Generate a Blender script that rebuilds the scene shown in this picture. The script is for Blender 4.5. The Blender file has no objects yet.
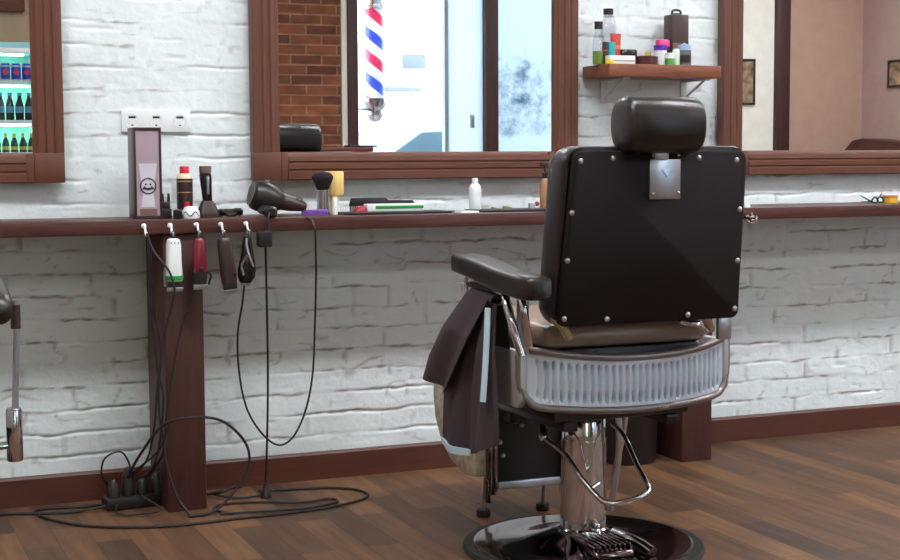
import bpy, bmesh, math, random
import numpy as np
from mathutils import Vector, Matrix, Euler
random.seed(7)
PI = math.pi
scene = bpy.context.scene
COL = scene.collection

# ------------------------------------------------------------------ materials
def lin(c):
    return tuple(((v/255)/12.92 if v/255 <= .04045 else ((v/255+.055)/1.055)**2.4) for v in c) + (1,)
MATS = {}
def mat(name, rgb, rough=.5, metal=0, spec=.5, bump=0, bscale=200, var=0, vscale=8, emit=0, coat=0, stretch=None, trans=0):
    if name in MATS: return MATS[name]
    m = bpy.data.materials.new(name); m.use_nodes = True
    nt = m.node_tree; b = nt.nodes['Principled BSDF']
    b.inputs['Base Color'].default_value = lin(rgb)
    b.inputs['Roughness'].default_value = rough
    b.inputs['Metallic'].default_value = metal
    b.inputs['Specular IOR Level'].default_value = spec
    if coat: b.inputs['Coat Weight'].default_value = coat; b.inputs['Coat Roughness'].default_value = .15
    if trans: b.inputs['Transmission Weight'].default_value = trans
    if emit:
        b.inputs['Emission Color'].default_value = lin(rgb); b.inputs['Emission Strength'].default_value = emit
    tc = nt.nodes.new('ShaderNodeTexCoord'); mp = nt.nodes.new('ShaderNodeMapping')
    nt.links.new(tc.outputs['Object'], mp.inputs['Vector'])
    if stretch: mp.inputs['Scale'].default_value = stretch
    n = nt.nodes.new('ShaderNodeTexNoise'); n.inputs['Scale'].default_value = vscale; n.inputs['Detail'].default_value = 4
    nt.links.new(mp.outputs['Vector'], n.inputs['Vector'])
    v = var if var else .06
    mix = nt.nodes.new('ShaderNodeMix'); mix.data_type = 'RGBA'
    c = lin(rgb)
    mix.inputs[6].default_value = tuple(x*(1-v) for x in c[:3])+(1,)
    mix.inputs[7].default_value = tuple(min(1, x*(1+v)) for x in c[:3])+(1,)
    rmp = nt.nodes.new('ShaderNodeMapRange'); rmp.inputs[1].default_value = .3; rmp.inputs[2].default_value = .7
    nt.links.new(n.outputs['Fac'], rmp.inputs[0]); nt.links.new(rmp.outputs[0], mix.inputs[0])
    nt.links.new(mix.outputs[2], b.inputs['Base Color'])
    if bump:
        n2 = nt.nodes.new('ShaderNodeTexNoise'); n2.inputs['Scale'].default_value = bscale; n2.inputs['Detail'].default_value = 3
        nt.links.new(mp.outputs['Vector'], n2.inputs['Vector'])
        bp = nt.nodes.new('ShaderNodeBump'); bp.inputs['Strength'].default_value = bump; bp.inputs['Distance'].default_value = .003
        nt.links.new(n2.outputs['Fac'], bp.inputs['Height']); nt.links.new(bp.outputs['Normal'], b.inputs['Normal'])
    MATS[name] = m
    return m

def clear_mat(name, rgb, gloss=.08, rough=.02):
    m = bpy.data.materials.new(name); m.use_nodes = True; nt = m.node_tree; nt.nodes.clear()
    o = nt.nodes.new('ShaderNodeOutputMaterial'); t = nt.nodes.new('ShaderNodeBsdfTransparent'); g = nt.nodes.new('ShaderNodeBsdfGlossy')
    t.inputs['Color'].default_value = lin(rgb); g.inputs['Roughness'].default_value = rough
    mx = nt.nodes.new('ShaderNodeMixShader'); mx.inputs[0].default_value = gloss
    nt.links.new(t.outputs[0], mx.inputs[1]); nt.links.new(g.outputs[0], mx.inputs[2]); nt.links.new(mx.outputs[0], o.inputs['Surface'])
    MATS[name] = m; return m

def brick_mat(name, c1, c2, mort, bw, rh, msize=.008, rot=(0,0,0), bump=.6, rough=.75, grain=.25, offset=.5, gs=(40,4,40)):
    m = bpy.data.materials.new(name); m.use_nodes = True; nt = m.node_tree; b = nt.nodes['Principled BSDF']
    tc = nt.nodes.new('ShaderNodeTexCoord'); mp = nt.nodes.new('ShaderNodeMapping'); mp.inputs['Rotation'].default_value = rot
    nt.links.new(tc.outputs['Object'], mp.inputs['Vector'])
    br = nt.nodes.new('ShaderNodeTexBrick'); br.inputs['Scale'].default_value = 1
    br.inputs['Color1'].default_value = lin(c1); br.inputs['Color2'].default_value = lin(c2); br.inputs['Mortar'].default_value = lin(mort)
    br.inputs['Brick Width'].default_value = bw; br.inputs['Row Height'].default_value = rh; br.inputs['Mortar Size'].default_value = msize
    br.inputs['Mortar Smooth'].default_value = .3; br.offset = offset
    nt.links.new(mp.outputs['Vector'], br.inputs['Vector'])
    mp2 = nt.nodes.new('ShaderNodeMapping'); mp2.inputs['Scale'].default_value = gs
    nt.links.new(tc.outputs['Object'], mp2.inputs['Vector'])
    n = nt.nodes.new('ShaderNodeTexNoise'); n.inputs['Scale'].default_value = 1; n.inputs['Detail'].default_value = 5
    nt.links.new(mp2.outputs['Vector'], n.inputs['Vector'])
    mr = nt.nodes.new('ShaderNodeMapRange'); mr.inputs[1].default_value = .25; mr.inputs[2].default_value = .75
    mr.inputs[3].default_value = 1-grain; mr.inputs[4].default_value = 1+grain
    nt.links.new(n.outputs['Fac'], mr.inputs[0])
    mx = nt.nodes.new('ShaderNodeVectorMath'); mx.operation = 'SCALE'
    nt.links.new(br.outputs['Color'], mx.inputs[0]); nt.links.new(mr.outputs[0], mx.inputs['Scale'])
    nt.links.new(mx.outputs[0], b.inputs['Base Color'])
    b.inputs['Roughness'].default_value = rough
    bp = nt.nodes.new('ShaderNodeBump'); bp.inputs['Strength'].default_value = bump; bp.inputs['Distance'].default_value = .004; bp.invert = True
    nt.links.new(br.outputs['Fac'], bp.inputs['Height']); nt.links.new(bp.outputs['Normal'], b.inputs['Normal'])
    MATS[name] = m; return m

def helix_mat(name):
    m = bpy.data.materials.new(name); m.use_nodes = True; nt = m.node_tree; b = nt.nodes['Principled BSDF']
    tc = nt.nodes.new('ShaderNodeTexCoord'); sp = nt.nodes.new('ShaderNodeSeparateXYZ'); nt.links.new(tc.outputs['Object'], sp.inputs[0])
    def M(op, a, b_=None):
        k = nt.nodes.new('ShaderNodeMath'); k.operation = op
        for i, v in enumerate((a, b_)):
            if v is None: continue
            if isinstance(v, (int, float)): k.inputs[i].default_value = v
            else: nt.links.new(v, k.inputs[i])
        return k.outputs[0]
    an = M('DIVIDE', M('ARCTAN2', sp.outputs['X'], sp.outputs['Y']), 2*PI)
    f = M('FRACT', M('ADD', M('DIVIDE', sp.outputs['Z'], .38), M('ADD', an, 10.12)))
    rp = nt.nodes.new('ShaderNodeValToRGB'); nt.links.new(f, rp.inputs[0]); cr = rp.color_ramp; cr.interpolation = 'CONSTANT'
    W = lin((235,235,240)); cr.elements[0].color = W; cr.elements[1].position = .25; cr.elements[1].color = lin((20,60,205))
    for p, c in ((.5, W), (.75, lin((222,4,78)))):
        e = cr.elements.new(p); e.color = c
    nt.links.new(rp.outputs[0], b.inputs['Base Color']); b.inputs['Roughness'].default_value = .25
    return m

def opal_mat(name):
    m = bpy.data.materials.new(name); m.use_nodes = True; nt = m.node_tree; nt.nodes.clear()
    o = nt.nodes.new('ShaderNodeOutputMaterial'); t = nt.nodes.new('ShaderNodeBsdfTranslucent'); d = nt.nodes.new('ShaderNodeBsdfDiffuse')
    t.inputs['Color'].default_value = lin((198,206,211)); d.inputs['Color'].default_value = lin((225,230,232))
    mx = nt.nodes.new('ShaderNodeMixShader'); mx.inputs[0].default_value = .35
    nt.links.new(t.outputs[0], mx.inputs[1]); nt.links.new(d.outputs[0], mx.inputs[2]); nt.links.new(mx.outputs[0], o.inputs['Surface'])
    return m

def frosted_mat(name):
    m = bpy.data.materials.new(name); m.use_nodes = True; nt = m.node_tree; nt.nodes.clear()
    o = nt.nodes.new('ShaderNodeOutputMaterial'); t = nt.nodes.new('ShaderNodeBsdfTranslucent'); d = nt.nodes.new('ShaderNodeBsdfDiffuse')
    tc = nt.nodes.new('ShaderNodeTexCoord')
    n = nt.nodes.new('ShaderNodeTexNoise'); n.inputs['Scale'].default_value = 9; n.inputs['Detail'].default_value = 6; n.inputs['Roughness'].default_value = .7
    n2 = nt.nodes.new('ShaderNodeTexNoise'); n2.inputs['Scale'].default_value = 2.2
    nt.links.new(tc.outputs['Object'], n.inputs['Vector']); nt.links.new(tc.outputs['Object'], n2.inputs['Vector'])
    ml = nt.nodes.new('ShaderNodeMath'); ml.operation = 'MULTIPLY'; nt.links.new(n.outputs['Fac'], ml.inputs[0]); nt.links.new(n2.outputs['Fac'], ml.inputs[1])
    rp = nt.nodes.new('ShaderNodeValToRGB'); nt.links.new(ml.outputs[0], rp.inputs[0])
    rp.color_ramp.elements[0].position = .25; rp.color_ramp.elements[0].color = lin((186,194,199))
    rp.color_ramp.elements[1].position = .42; rp.color_ramp.elements[1].color = lin((118,134,146))
    nt.links.new(rp.outputs[0], t.inputs['Color']); nt.links.new(rp.outputs[0], d.inputs['Color'])
    mx = nt.nodes.new('ShaderNodeMixShader'); mx.inputs[0].default_value = .25
    nt.links.new(t.outputs[0], mx.inputs[1]); nt.links.new(d.outputs[0], mx.inputs[2]); nt.links.new(mx.outputs[0], o.inputs['Surface'])
    return m

WOODK = dict(rough=.45, var=.18, vscale=6, bump=.08, bscale=14)
woodx = mat('wood along x', (97,56,41), stretch=(1,14,14), **WOODK)
woodz = mat('wood along z', (97,56,41), stretch=(14,14,1), **WOODK)
postw = mat('post wood', (72,40,35), stretch=(14,14,1), **WOODK)
counterw = mat('counter wood', (76,40,34), rough=.4, var=.25, vscale=6, stretch=(1,14,14), bump=.1, bscale=14)
basew = mat('baseboard wood', (82,42,31), rough=.45, var=.2, vscale=5, stretch=(1,12,12))
orangew = mat('shelf wood', (124,70,46), rough=.5, var=.3, vscale=5, stretch=(1.5,14,14), bump=.15, bscale=12)
darkwood = mat('dark joinery', (64,34,30), rough=.5, var=.2, vscale=5, stretch=(10,10,1))
white_brick = mat('white painted brick', (226,233,235), rough=.55, var=.05, vscale=5, bump=.35, bscale=70)
def wall_crack_shade(m):      # groove shading put into the colour, along with cracks between the bricks
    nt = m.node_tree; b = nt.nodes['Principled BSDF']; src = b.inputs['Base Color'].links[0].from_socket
    a = nt.nodes.new('ShaderNodeAttribute'); a.attribute_name = 'crack_shade'
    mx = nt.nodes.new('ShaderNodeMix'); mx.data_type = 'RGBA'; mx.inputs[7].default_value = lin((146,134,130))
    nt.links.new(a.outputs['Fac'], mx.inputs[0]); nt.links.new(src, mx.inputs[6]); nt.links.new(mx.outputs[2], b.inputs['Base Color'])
wall_crack_shade(white_brick)
leather = mat('black leather', (33,24,24), rough=.31, spec=.5, bump=.15, bscale=260)
board = mat('black back board', (28,20,22), rough=.65, spec=.2, bump=.08, bscale=300)
seatl = mat('sheen seat leather', (156,132,118), rough=.3, spec=.6, bump=.12, bscale=200)  # black leather; its pale sheen is put into the base colour
beige = mat('worn beige leather', (176,160,140), rough=.5, var=.35, vscale=40, bump=.2, bscale=120)
chrome = mat('chrome', (205,205,210), rough=.09, metal=1)
chrome_dark = mat('dark chrome', (110,98,98), rough=.1, metal=1)
satin = mat('satin metal', (190,190,196), rough=.3, metal=1)
alu = mat('ribbed aluminium', (210,221,236), rough=.36, metal=.3)
champ = mat('painted shell', (186,179,178), rough=.35, metal=.3)
brass = mat('brass', (176,156,122), rough=.4, metal=.5)
blackp = mat('black plastic', (34,28,30), rough=.38)
blackr = mat('black rubber', (30,25,26), rough=.7)
blackg = mat('glossy black', (26,22,26), rough=.12)
darkbrown = mat('dark brown plastic', (58,42,40), rough=.35)
cordm = mat('cord rubber', (38,31,31), rough=.55)
whitep = mat('white plastic', (232,235,236), rough=.4)
cream = mat('cream plastic', (238,228,190), rough=.4)
greenp = mat('green plastic', (30,150,50), rough=.45)
redp = mat('red plastic', (215,20,50), rough=.35)
burg = mat('burgundy lacquer', (110,14,36), rough=.25, coat=.5)
crims = mat('crimson plastic', (160,22,50), rough=.45)
purp = mat('purple plastic', (140,90,190), rough=.4)
bristle = mat('black bristles', (26,19,21), rough=.9, bump=.6, bscale=400, stretch=(1,1,.05))
bristle_y = mat('cream bristles', (232,196,122), rough=.9, bump=.6, bscale=400, stretch=(1,1,.05), var=.2, vscale=60)
capem = mat('cape cloth', (66,53,60), rough=.8, bump=.2, bscale=500)
lining = mat('pale lining', (188,214,226), rough=.7)
mauve = mat('mauve card', (172,150,160), rough=.35)
greycard = mat('pale grey card', (205,200,210), rough=.4)
glassm = clear_mat('clear plastic', (240,243,245), .07, .1)
paneg = clear_mat('window glass', (245,248,250), .06)
mirrorm = bpy.data.materials.new('mirror silver'); mirrorm.use_nodes = True
_b = mirrorm.node_tree.nodes['Principled BSDF']; _b.inputs['Metallic'].default_value = 1; _b.inputs['Roughness'].default_value = 0
_b.inputs['Base Color'].default_value = (.9,.915,.91,1)

# ------------------------------------------------------------------ mesh helpers
class MB:
    def __init__(s): s.v = []; s.f = []
    def add(s, vs, fs, M=None):
        o = len(s.v); s.v += [tuple(M @ Vector(p)) if M else tuple(p) for p in vs]; s.f += [tuple(i+o for i in f) for f in fs]; return s
    def bm(s, bm, M=None):
        bm.verts.ensure_lookup_table()
        for i, v in enumerate(bm.verts): v.index = i
        s.add([v.co[:] for v in bm.verts], [[v.index for v in f.verts] for f in bm.faces], M); bm.free(); return s
    def box(s, x0, x1, y0, y1, z0, z1, bev=0, seg=2, M=None):
        b = bmesh.new(); bmesh.ops.create_cube(b, size=1)
        for v in b.verts:
            v.co = Vector(((x0+x1)/2+v.co.x*(x1-x0), (y0+y1)/2+v.co.y*(y1-y0), (z0+z1)/2+v.co.z*(z1-z0)))
        if bev: bmesh.ops.bevel(b, geom=b.edges[:], offset=bev, segments=seg, profile=.5, affect='EDGES')
        return s.bm(b, M)
    def rings(s, R, cap=True, closed=False, M=None):
        n = len(R[0]); vs = [p for r in R for p in r]; fs = []
        k = len(R)
        for i in range(k if closed else k-1):
            a, c = i*n, ((i+1) % k)*n
            for j in range(n): fs.append((a+j, a+(j+1) % n, c+(j+1) % n, c+j))
        if cap and not closed: fs += [tuple(range(n))[::-1], tuple((k-1)*n+j for j in range(n))]
        return s.add(vs, fs, M)
    def lathe(s, prof, n=32, M=None, cap=True):
        return s.rings([[(r*math.cos(2*PI*j/n), r*math.sin(2*PI*j/n), z) for j in range(n)] for r, z in prof], cap, M=M)
    def sloft(s, secs, n=28, M=None):     # (z, cx, cy, rx, ry, power)
        R = []
        for z, cx, cy, rx, ry, p in secs:
            ring = []
            for j in range(n):
                a = 2*PI*j/n; c, d = math.cos(a), math.sin(a)
                ring.append((cx+rx*math.copysign(abs(c)**(2/p), c), cy+ry*math.copysign(abs(d)**(2/p), d), z))
            R.append(ring)
        return s.rings(R, True, M=M)
    def tube(s, pts, r, n=8, sm=6, closed=False, M=None):
        P = smooth(pts, sm, closed) if sm else [Vector(p) for p in pts]
        k = len(P); T = []
        for i in range(k):
            a = P[i-1] if (i or closed) else P[i]; b = P[(i+1) % k] if (i < k-1 or closed) else P[i]
            T.append((b-a).normalized() if (b-a).length > 1e-9 else Vector((0,0,1)))
        N = T[0].orthogonal().normalized(); R = []
        for i in range(k):
            N = (N - T[i]*N.dot(T[i])); N = N.normalized() if N.length > 1e-6 else T[i].orthogonal().normalized()
            B = T[i].cross(N)
            R.append([tuple(P[i]+(N*math.cos(2*PI*j/n)+B*math.sin(2*PI*j/n))*r) for j in range(n)])
        return s.rings(R, True, closed, M)
    def prism(s, poly, a0, a1, axis='x', bev=0, M=None):
        def mk(u, v, a): return {'x': (a,u,v), 'y': (u,a,v), 'z': (u,v,a)}[axis]
        b = bmesh.new(); n = len(poly)
        A = [b.verts.new(mk(u,v,a0)) for u, v in poly]; B = [b.verts.new(mk(u,v,a1)) for u, v in poly]
        b.faces.new(A); b.faces.new(B[::-1])
        for i in range(n): b.faces.new((A[i], B[i], B[(i+1) % n], A[(i+1) % n]))
        bmesh.ops.recalc_face_normals(b, faces=b.faces[:])
        if bev: bmesh.ops.bevel(b, geom=b.edges[:], offset=bev, segments=2, profile=.5, affect='EDGES')
        return s.bm(b, M)
    def sheet(s, G, t=None, M=None):      # grid of points; t = thickness vector function or vector
        r, c = len(G), len(G[0]); vs = [tuple(p) for row in G for p in row]; fs = []
        for i in range(r-1):
            for j in range(c-1): fs.append((i*c+j, i*c+j+1, (i+1)*c+j+1, (i+1)*c+j))
        if t:
            o = r*c; t = Vector(t); vs += [tuple(Vector(p)+t) for p in vs[:o]]
            fs += [tuple(o+k for k in f[::-1]) for f in fs[:]]
            for j in range(c-1): fs += [(j+1, j, o+j, o+j+1), ((r-1)*c+j, (r-1)*c+j+1, o+(r-1)*c+j+1, o+(r-1)*c+j)]
            for i in range(r-1): fs += [(i*c, (i+1)*c, o+(i+1)*c, o+i*c), ((i+1)*c+c-1, i*c+c-1, o+i*c+c-1, o+(i+1)*c+c-1)]
        return s.add(vs, fs, M)
    def ball(s, c, r, n=12, sc=(1,1,1)):
        R = []
        for i in range(1, n):
            a = PI*i/n
            R.append([(c[0]+r*sc[0]*math.sin(a)*math.cos(2*PI*j/(2*n)), c[1]+r*sc[1]*math.sin(a)*math.sin(2*PI*j/(2*n)), c[2]+r*sc[2]*math.cos(a)) for j in range(2*n)])
        return s.rings(R)
    def build(s, name, m, parent=None, ang=40, loc=None):
        me = bpy.data.meshes.new(name); me.from_pydata(s.v, [], s.f); me.validate()
        b = bmesh.new(); b.from_mesh(me); bmesh.ops.recalc_face_normals(b, faces=b.faces[:]); b.to_mesh(me); b.free()
        me.materials.append(m); me.shade_smooth(); me.set_sharp_from_angle(angle=math.radians(ang))
        o = bpy.data.objects.new(name, me); COL.objects.link(o)
        if parent: o.parent = parent
        if loc: o.location = loc
        return o

def smooth(pts, k, closed=False):
    P = [Vector(p) for p in pts]; n = len(P); out = []
    for i in range(n if closed else n-1):
        p1, p2 = P[i], P[(i+1) % n]
        p0 = P[i-1] if (i or closed) else p1*2-p2
        p3 = P[(i+2) % n] if (i+2 < n or closed) else p2*2-p1
        for j in range(k):
            t = j/k
            out.append(.5*((2*p1)+(p2-p0)*t+(2*p0-5*p1+4*p2-p3)*t*t+(3*p1-p0-3*p2+p3)*t**3))
    if not closed: out.append(P[-1])
    return out
def T(x=0, y=0, z=0, rx=0, ry=0, rz=0):
    return Matrix.Translation((x,y,z)) @ Euler((rx,ry,rz)).to_matrix().to_4x4()

def tag(o, label=None, cat=None, group=None, kind=None):
    if label: o['label'] = label
    if cat: o['category'] = cat
    if group: o['group'] = group
    if kind: o['kind'] = kind
    return o
def thing(name, label, cat, loc=(0,0,0), rz=0, group=None):
    o = bpy.data.objects.new(name, None); COL.objects.link(o); o.empty_display_size = .1
    o.location = loc; o.rotation_euler = (0,0,rz)
    return tag(o, label, cat, group)
def struct(name, mb, m, loc=None): return tag(mb.build(name, m, loc=loc), kind='structure')
def copy_tree(o, parent=None):
    c = o.copy(); COL.objects.link(c)
    if parent: c.parent = parent
    for ch in list(o.children): copy_tree(ch, c)
    return c
def box(*a, **k): return MB().box(*a, **k)

# ------------------------------------------------------------------ room
XL, XR, YF, CH = -1.7, 8.77, -6.5, 3.2
floor_m = brick_mat('walnut strip floor', (114,78,50), (64,43,31), (46,34,27), .55, .096, .0012, rot=(0,0,PI/2), bump=.12, rough=.58, grain=.42, offset=.37, gs=(34,3,1))
struct('floor', box(XL-.1, XR+.1, YF-.15, .15, -.08, 0), floor_m)
ceil_m = mat('ceiling paint', (225,222,216), rough=.8)
struct('ceiling', box(XL-.1, XR+.1, YF-.15, .15, CH, CH+.1), ceil_m)

# white painted brick wall (relief modelled)
def make_brick_wall():
    rng = np.random.default_rng(5)
    xs = np.concatenate([np.arange(XL-.1, .2, .08), np.arange(.2, 4.3, .009), np.arange(4.3, XR+.16, .08)])
    zs = np.concatenate([np.arange(0, 2.0, .004), np.arange(2.0, CH+.05, .06)])
    X, Z = np.meshgrid(xs, zs)
    def noise(sx, sz, seed):
        r = np.random.default_rng(seed); g = r.random((300, 1400))
        u = (X-XL+.3)/sx; v = Z/sz
        i = np.floor(u).astype(int) % 1398; j = np.floor(v).astype(int) % 298
        fu = u-np.floor(u); fv = v-np.floor(v); fu = fu*fu*(3-2*fu); fv = fv*fv*(3-2*fv)
        return (g[j,i]*(1-fu)+g[j,i+1]*fu)*(1-fv)+(g[j+1,i]*(1-fu)+g[j+1,i+1]*fu)*fv
    H, L = .0705, .262
    wob = (noise(.11, .2, 1)-.5)*.011+(noise(.035, .1, 2)-.5)*.006
    zz = Z+wob; row = np.floor(zz/H).astype(int)
    roff = rng.random(80)*.07
    header = rng.random(80) < .22
    Lr = np.where(header, .5, 1.0)[row]*L
    xx = X+(noise(.2, .05, 3)-.5)*.016+roff[row]+(row % 2)*L*.5
    bi = np.floor((xx-XL+1)/Lr).astype(int)
    rb = rng.random((80, 200))
    off = (rb[row % 80, bi % 200]-.5)
    dz = np.minimum(zz-row*H, (row+1)*H-zz)
    fx = (xx-XL+1)/Lr; dx = np.minimum(fx-np.floor(fx), 1-(fx-np.floor(fx)))*Lr
    sh = np.clip((noise(.15, .03, 4)-.42)*2.6, .02, 1); sv = np.clip((noise(.08, .05, 6)-.5)*2.4, 0, .9)
    gh = np.exp(-(dz/.0040)**2)*sh; gv = np.exp(-(dx/.0045)**2)*sv
    edge = 1-np.exp(-(np.minimum(dz*1.0, dx)/.006)**2)
    h = off*.0030*edge+(noise(.05, .03, 7)-.5)*.0018+(noise(.014, .011, 8)-.5)*.0011+(noise(.35, .2, 9)-.5)*.003
    chip = np.clip(noise(.045, .028, 11)-.86, 0, .2)*.03
    h = h-.0062*np.maximum(gh, gv)-chip
    Y = -h
    low = np.clip((1.0-Z)/.25, 0, 1)*.16           # cracks and groove shading are denser below the counter
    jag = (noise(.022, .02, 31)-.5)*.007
    crack_shade = np.exp(-((dz+jag)/.0030)**2)*np.clip((noise(.09, .03, 21)-.46+low)*2.6, 0, 1)
    crack_shade = np.maximum(crack_shade, np.exp(-((dx+jag)/.0055)**2)*np.clip((noise(.08, .05, 6)-.62+low)*3, 0, 1)*.7)
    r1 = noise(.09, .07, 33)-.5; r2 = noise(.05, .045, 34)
    crack_shade = np.maximum(crack_shade, np.exp(-(r1/.022)**2)*np.clip((r2-.66+low*.8)*3, 0, .6))
    crack_shade = np.maximum(crack_shade, np.clip(noise(.03, .018, 23)-.9, 0, .1)*5)
    n, m = X.shape
    V = np.stack([X, Y, Z], -1).reshape(-1, 3)
    idx = np.arange(n*m).reshape(n, m)
    Q = np.stack([idx[:-1,:-1], idx[:-1,1:], idx[1:,1:], idx[1:,:-1]], -1).reshape(-1, 4)
    me = bpy.data.meshes.new('wall_back')
    me.vertices.add(len(V)); me.vertices.foreach_set('co', V.astype(np.float32).ravel())
    me.loops.add(Q.size); me.loops.foreach_set('vertex_index', Q.astype(np.int32).ravel())
    me.polygons.add(len(Q)); me.polygons.foreach_set('loop_start', (np.arange(len(Q))*4).astype(np.int32))
    me.update(calc_edges=True)
    at = me.attributes.new('crack_shade', 'FLOAT', 'POINT'); at.data.foreach_set('value', crack_shade.astype(np.float32).ravel())
    me.validate(); me.shade_smooth()
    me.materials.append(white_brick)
    o = bpy.data.objects.new('wall_back', me); COL.objects.link(o); tag(o, kind='structure')
make_brick_wall()
struct('baseboard_back', MB().prism([(-.008,0),(-.03,0),(-.03,.083),(-.024,.09),(-.008,.09)], XL, XR, 'x'), basew)

plaster_side = mat('side wall plaster', (196,176,164), rough=.8)
white_pl = mat('white plaster', (240,238,228), rough=.8)
pink_pl = mat('pink beige plaster', (182,148,132), rough=.8)
pink2_pl = mat('dusty pink plaster', (176,150,143), rough=.8)
beige_pl = mat('beige plaster', (176,154,128), rough=.8)
red_brick = brick_mat('bare red brick', (142,82,50), (98,52,36), (150,110,82), .25, .077, .008, rot=(PI/2,0,0), bump=.8, grain=.4, gs=(6,6,14))
struct('wall_left', box(XL-.12, XL, YF, .1, 0, CH), plaster_side)
struct('wall_right', box(XR, XR+.12, YF, .1, 0, CH), pink2_pl)
# wall behind the camera: beige, brick pier, window bay, white, pink
BK = YF-.14
struct('wall_front', box(XL-.12, 2.62, BK, YF, 0, CH), beige_pl)
struct('wall_front.001', box(2.62, 3.78, BK, YF, 0, CH), red_brick)
WX0, WX1, WZ0, WZ1 = 3.78, 6.9, .42, 2.86
struct('wall_front.002', box(WX0, WX1, BK, YF, 0, WZ0), white_pl)
struct('wall_front.003', box(WX0, WX1, BK, YF, WZ1, CH), white_pl)
struct('wall_front.004', box(WX1, 7.81, BK, YF, 0, CH), white_pl)
struct('wall_front.005', box(7.95, XR+.12, BK, YF, 0, CH), pink_pl)
struct('trim_1', box(7.81, 7.95, BK, YF+.05, 0, CH, bev=.006), darkwood)
struct('trim_2', box(3.785, 3.83, YF-.02, YF+.012, WZ0, WZ1, bev=.004), white_pl)
struct('trim_3', box(.2, 1.40, YF, YF+.06, 2.10, 2.34, bev=.01), woodx)
# window: dark outer frame, white jamb, dark mullion, frosted leaf
wn = bpy.data.objects.new('window_1', None); COL.objects.link(wn); tag(wn, kind='structure')
fr = MB()
fr.box(3.83, 3.915, YF-.09, YF+.03, WZ0, WZ1, bev=.006); fr.box(5.01, 5.12, YF-.09, YF+.03, WZ0, WZ1, bev=.006)
fr.box(6.78, 6.9, YF-.09, YF+.03, WZ0, WZ1, bev=.006); fr.box(3.915, 5.01, YF-.085, YF+.025, WZ1-.1, WZ1, bev=.006); fr.box(5.12, 6.78, YF-.085, YF+.025, WZ1-.1, WZ1, bev=.006)
fr.box(3.915, 5.01, YF-.085, YF+.025, WZ0, WZ0+.08, bev=.006); fr.box(5.12, 6.78, YF-.085, YF+.025, WZ0, WZ0+.08, bev=.006)
fr.build('window_frame', darkwood, wn)
jm = MB(); jm.box(4.70, 5.01, YF-.05, YF-.042, WZ0+.08, WZ1-.1).build('opal_pane', opal_mat('opal glass'), wn)
box(4.665, 4.70, YF-.08, YF-.02, WZ0+.08, WZ1-.1, bev=.004).build('glazing_bar', mat('grey bar', (150,166,176), rough=.4), wn)
MB().box(4.895, 4.925, YF-.043, YF-.015, 1.29, 1.40, bev=.006).build('window_handle', mat('handle grey', (150,158,164), rough=.3, metal=.6), wn)
box(3.915, 4.665, YF-.06, YF-.052, WZ0+.08, WZ1-.1).build('pane', paneg, wn)
box(5.12, 6.78, YF-.06, YF-.05, WZ0+.08, WZ1-.1).build('pane', frosted_mat('frosted film'), wn)

# ------------------------------------------------------------------ street outside
pav = mat('pale paving', (196,196,194), rough=.8, var=.15, vscale=3)
struct('ground', box(-10, 20, -24, BK-.002, -.2, -.08), pav)
fac = thing('street_building', 'sunlit pale plaster building across the street, seen in the middle mirror', 'building', (0,-15,-.08))
wallm = mat('pale render', (232,230,226), rough=.85, var=.06, vscale=1.5)
box(-6, 18, -1, 0, 0, 9, bev=.02).build('facade', wallm, fac)
shade = mat('facade window', (84,88,94), rough=.5)
ledge_m = mat('grey ledge', (92,92,98), rough=.7)
for x, z in ((5.0,2.05),(7.6,2.05),(10.2,2.05),(5.0,4.6),(7.6,4.6),(10.2,4.6)):
    w = box(x-.02, x+.32, 0, .03, z+.32, z+.52, bev=.005).build('window', shade, fac)
    box(x-.3, x+.2, 0, .14, z+.0, z+.06, bev=.01).build('ledge', ledge_m, w)
box(-6, 18, 0, .2, 2.85, 3.05, bev=.02).build('cornice', wallm, fac)
# parked car
car = thing('parked_car', 'pale blue car parked in the street, seen in the middle mirror', 'car', (5.75,-9.3,-.08))
carp = mat('pale blue car paint', (164,190,202), rough=.25, coat=.6)
prof = [(-2.1,.3),(-2.15,.7),(-2.05,.9),(-1.2,.98),(-.55,1.42),(.75,1.46),(1.5,1.05),(2.05,.98),(2.15,.6),(2.1,.3)]
MB().prism(prof, -.82, .82, 'y', bev=.05).build('body', carp, car)
MB().prism([(-1.05,1.0),(-.5,1.37),(.0,1.39),(.0,1.0)], -.835, .835, 'y', bev=.01).prism([(.06,1.0),(.06,1.39),(.68,1.39),(1.2,1.03)], -.835, .835, 'y', bev=.01).build('side_window', mat('car glass', (70,92,104), rough=.25), car)
for x in (-1.35, 1.35):
    for y in (-.74, .74): MB().lathe([(.1,-.1),(.3,-.1),(.32,-.08),(.32,.08),(.3,.1),(.1,.1)], 28, T(x,y,.32,PI/2)).build('wheel', blackr, car)
# barber pole
bp = thing('barber_pole', 'red, white and blue striped barber pole outside the window, seen in the middle mirror', 'barber pole', (4.335,-7.25,1.55))
MB().lathe([(.082,0),(.082,.74)], 36).build('striped_cylinder', helix_mat('helical stripes'), bp)
MB().lathe([(.0,.74),(.095,.74),(.1,.76),(.09,.79),(.085,.83),(.105,.85),(.09,.9),(.05,.94),(.0,.95)], 32).build('top_cap', chrome, bp)
MB().lathe([(.0,-.2),(.04,-.19),(.07,-.14),(.06,-.1),(.085,-.07),(.1,-.03),(.095,0),(.0,0)], 32).build('bottom_cap', chrome_dark, bp)
for z in (-.1,.84): MB().tube([(-.0,.0,z),(-.25,.36,z),(-.46,.668,z)], .012, sm=0).build('wall_bracket', chrome_dark, bp)

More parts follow.
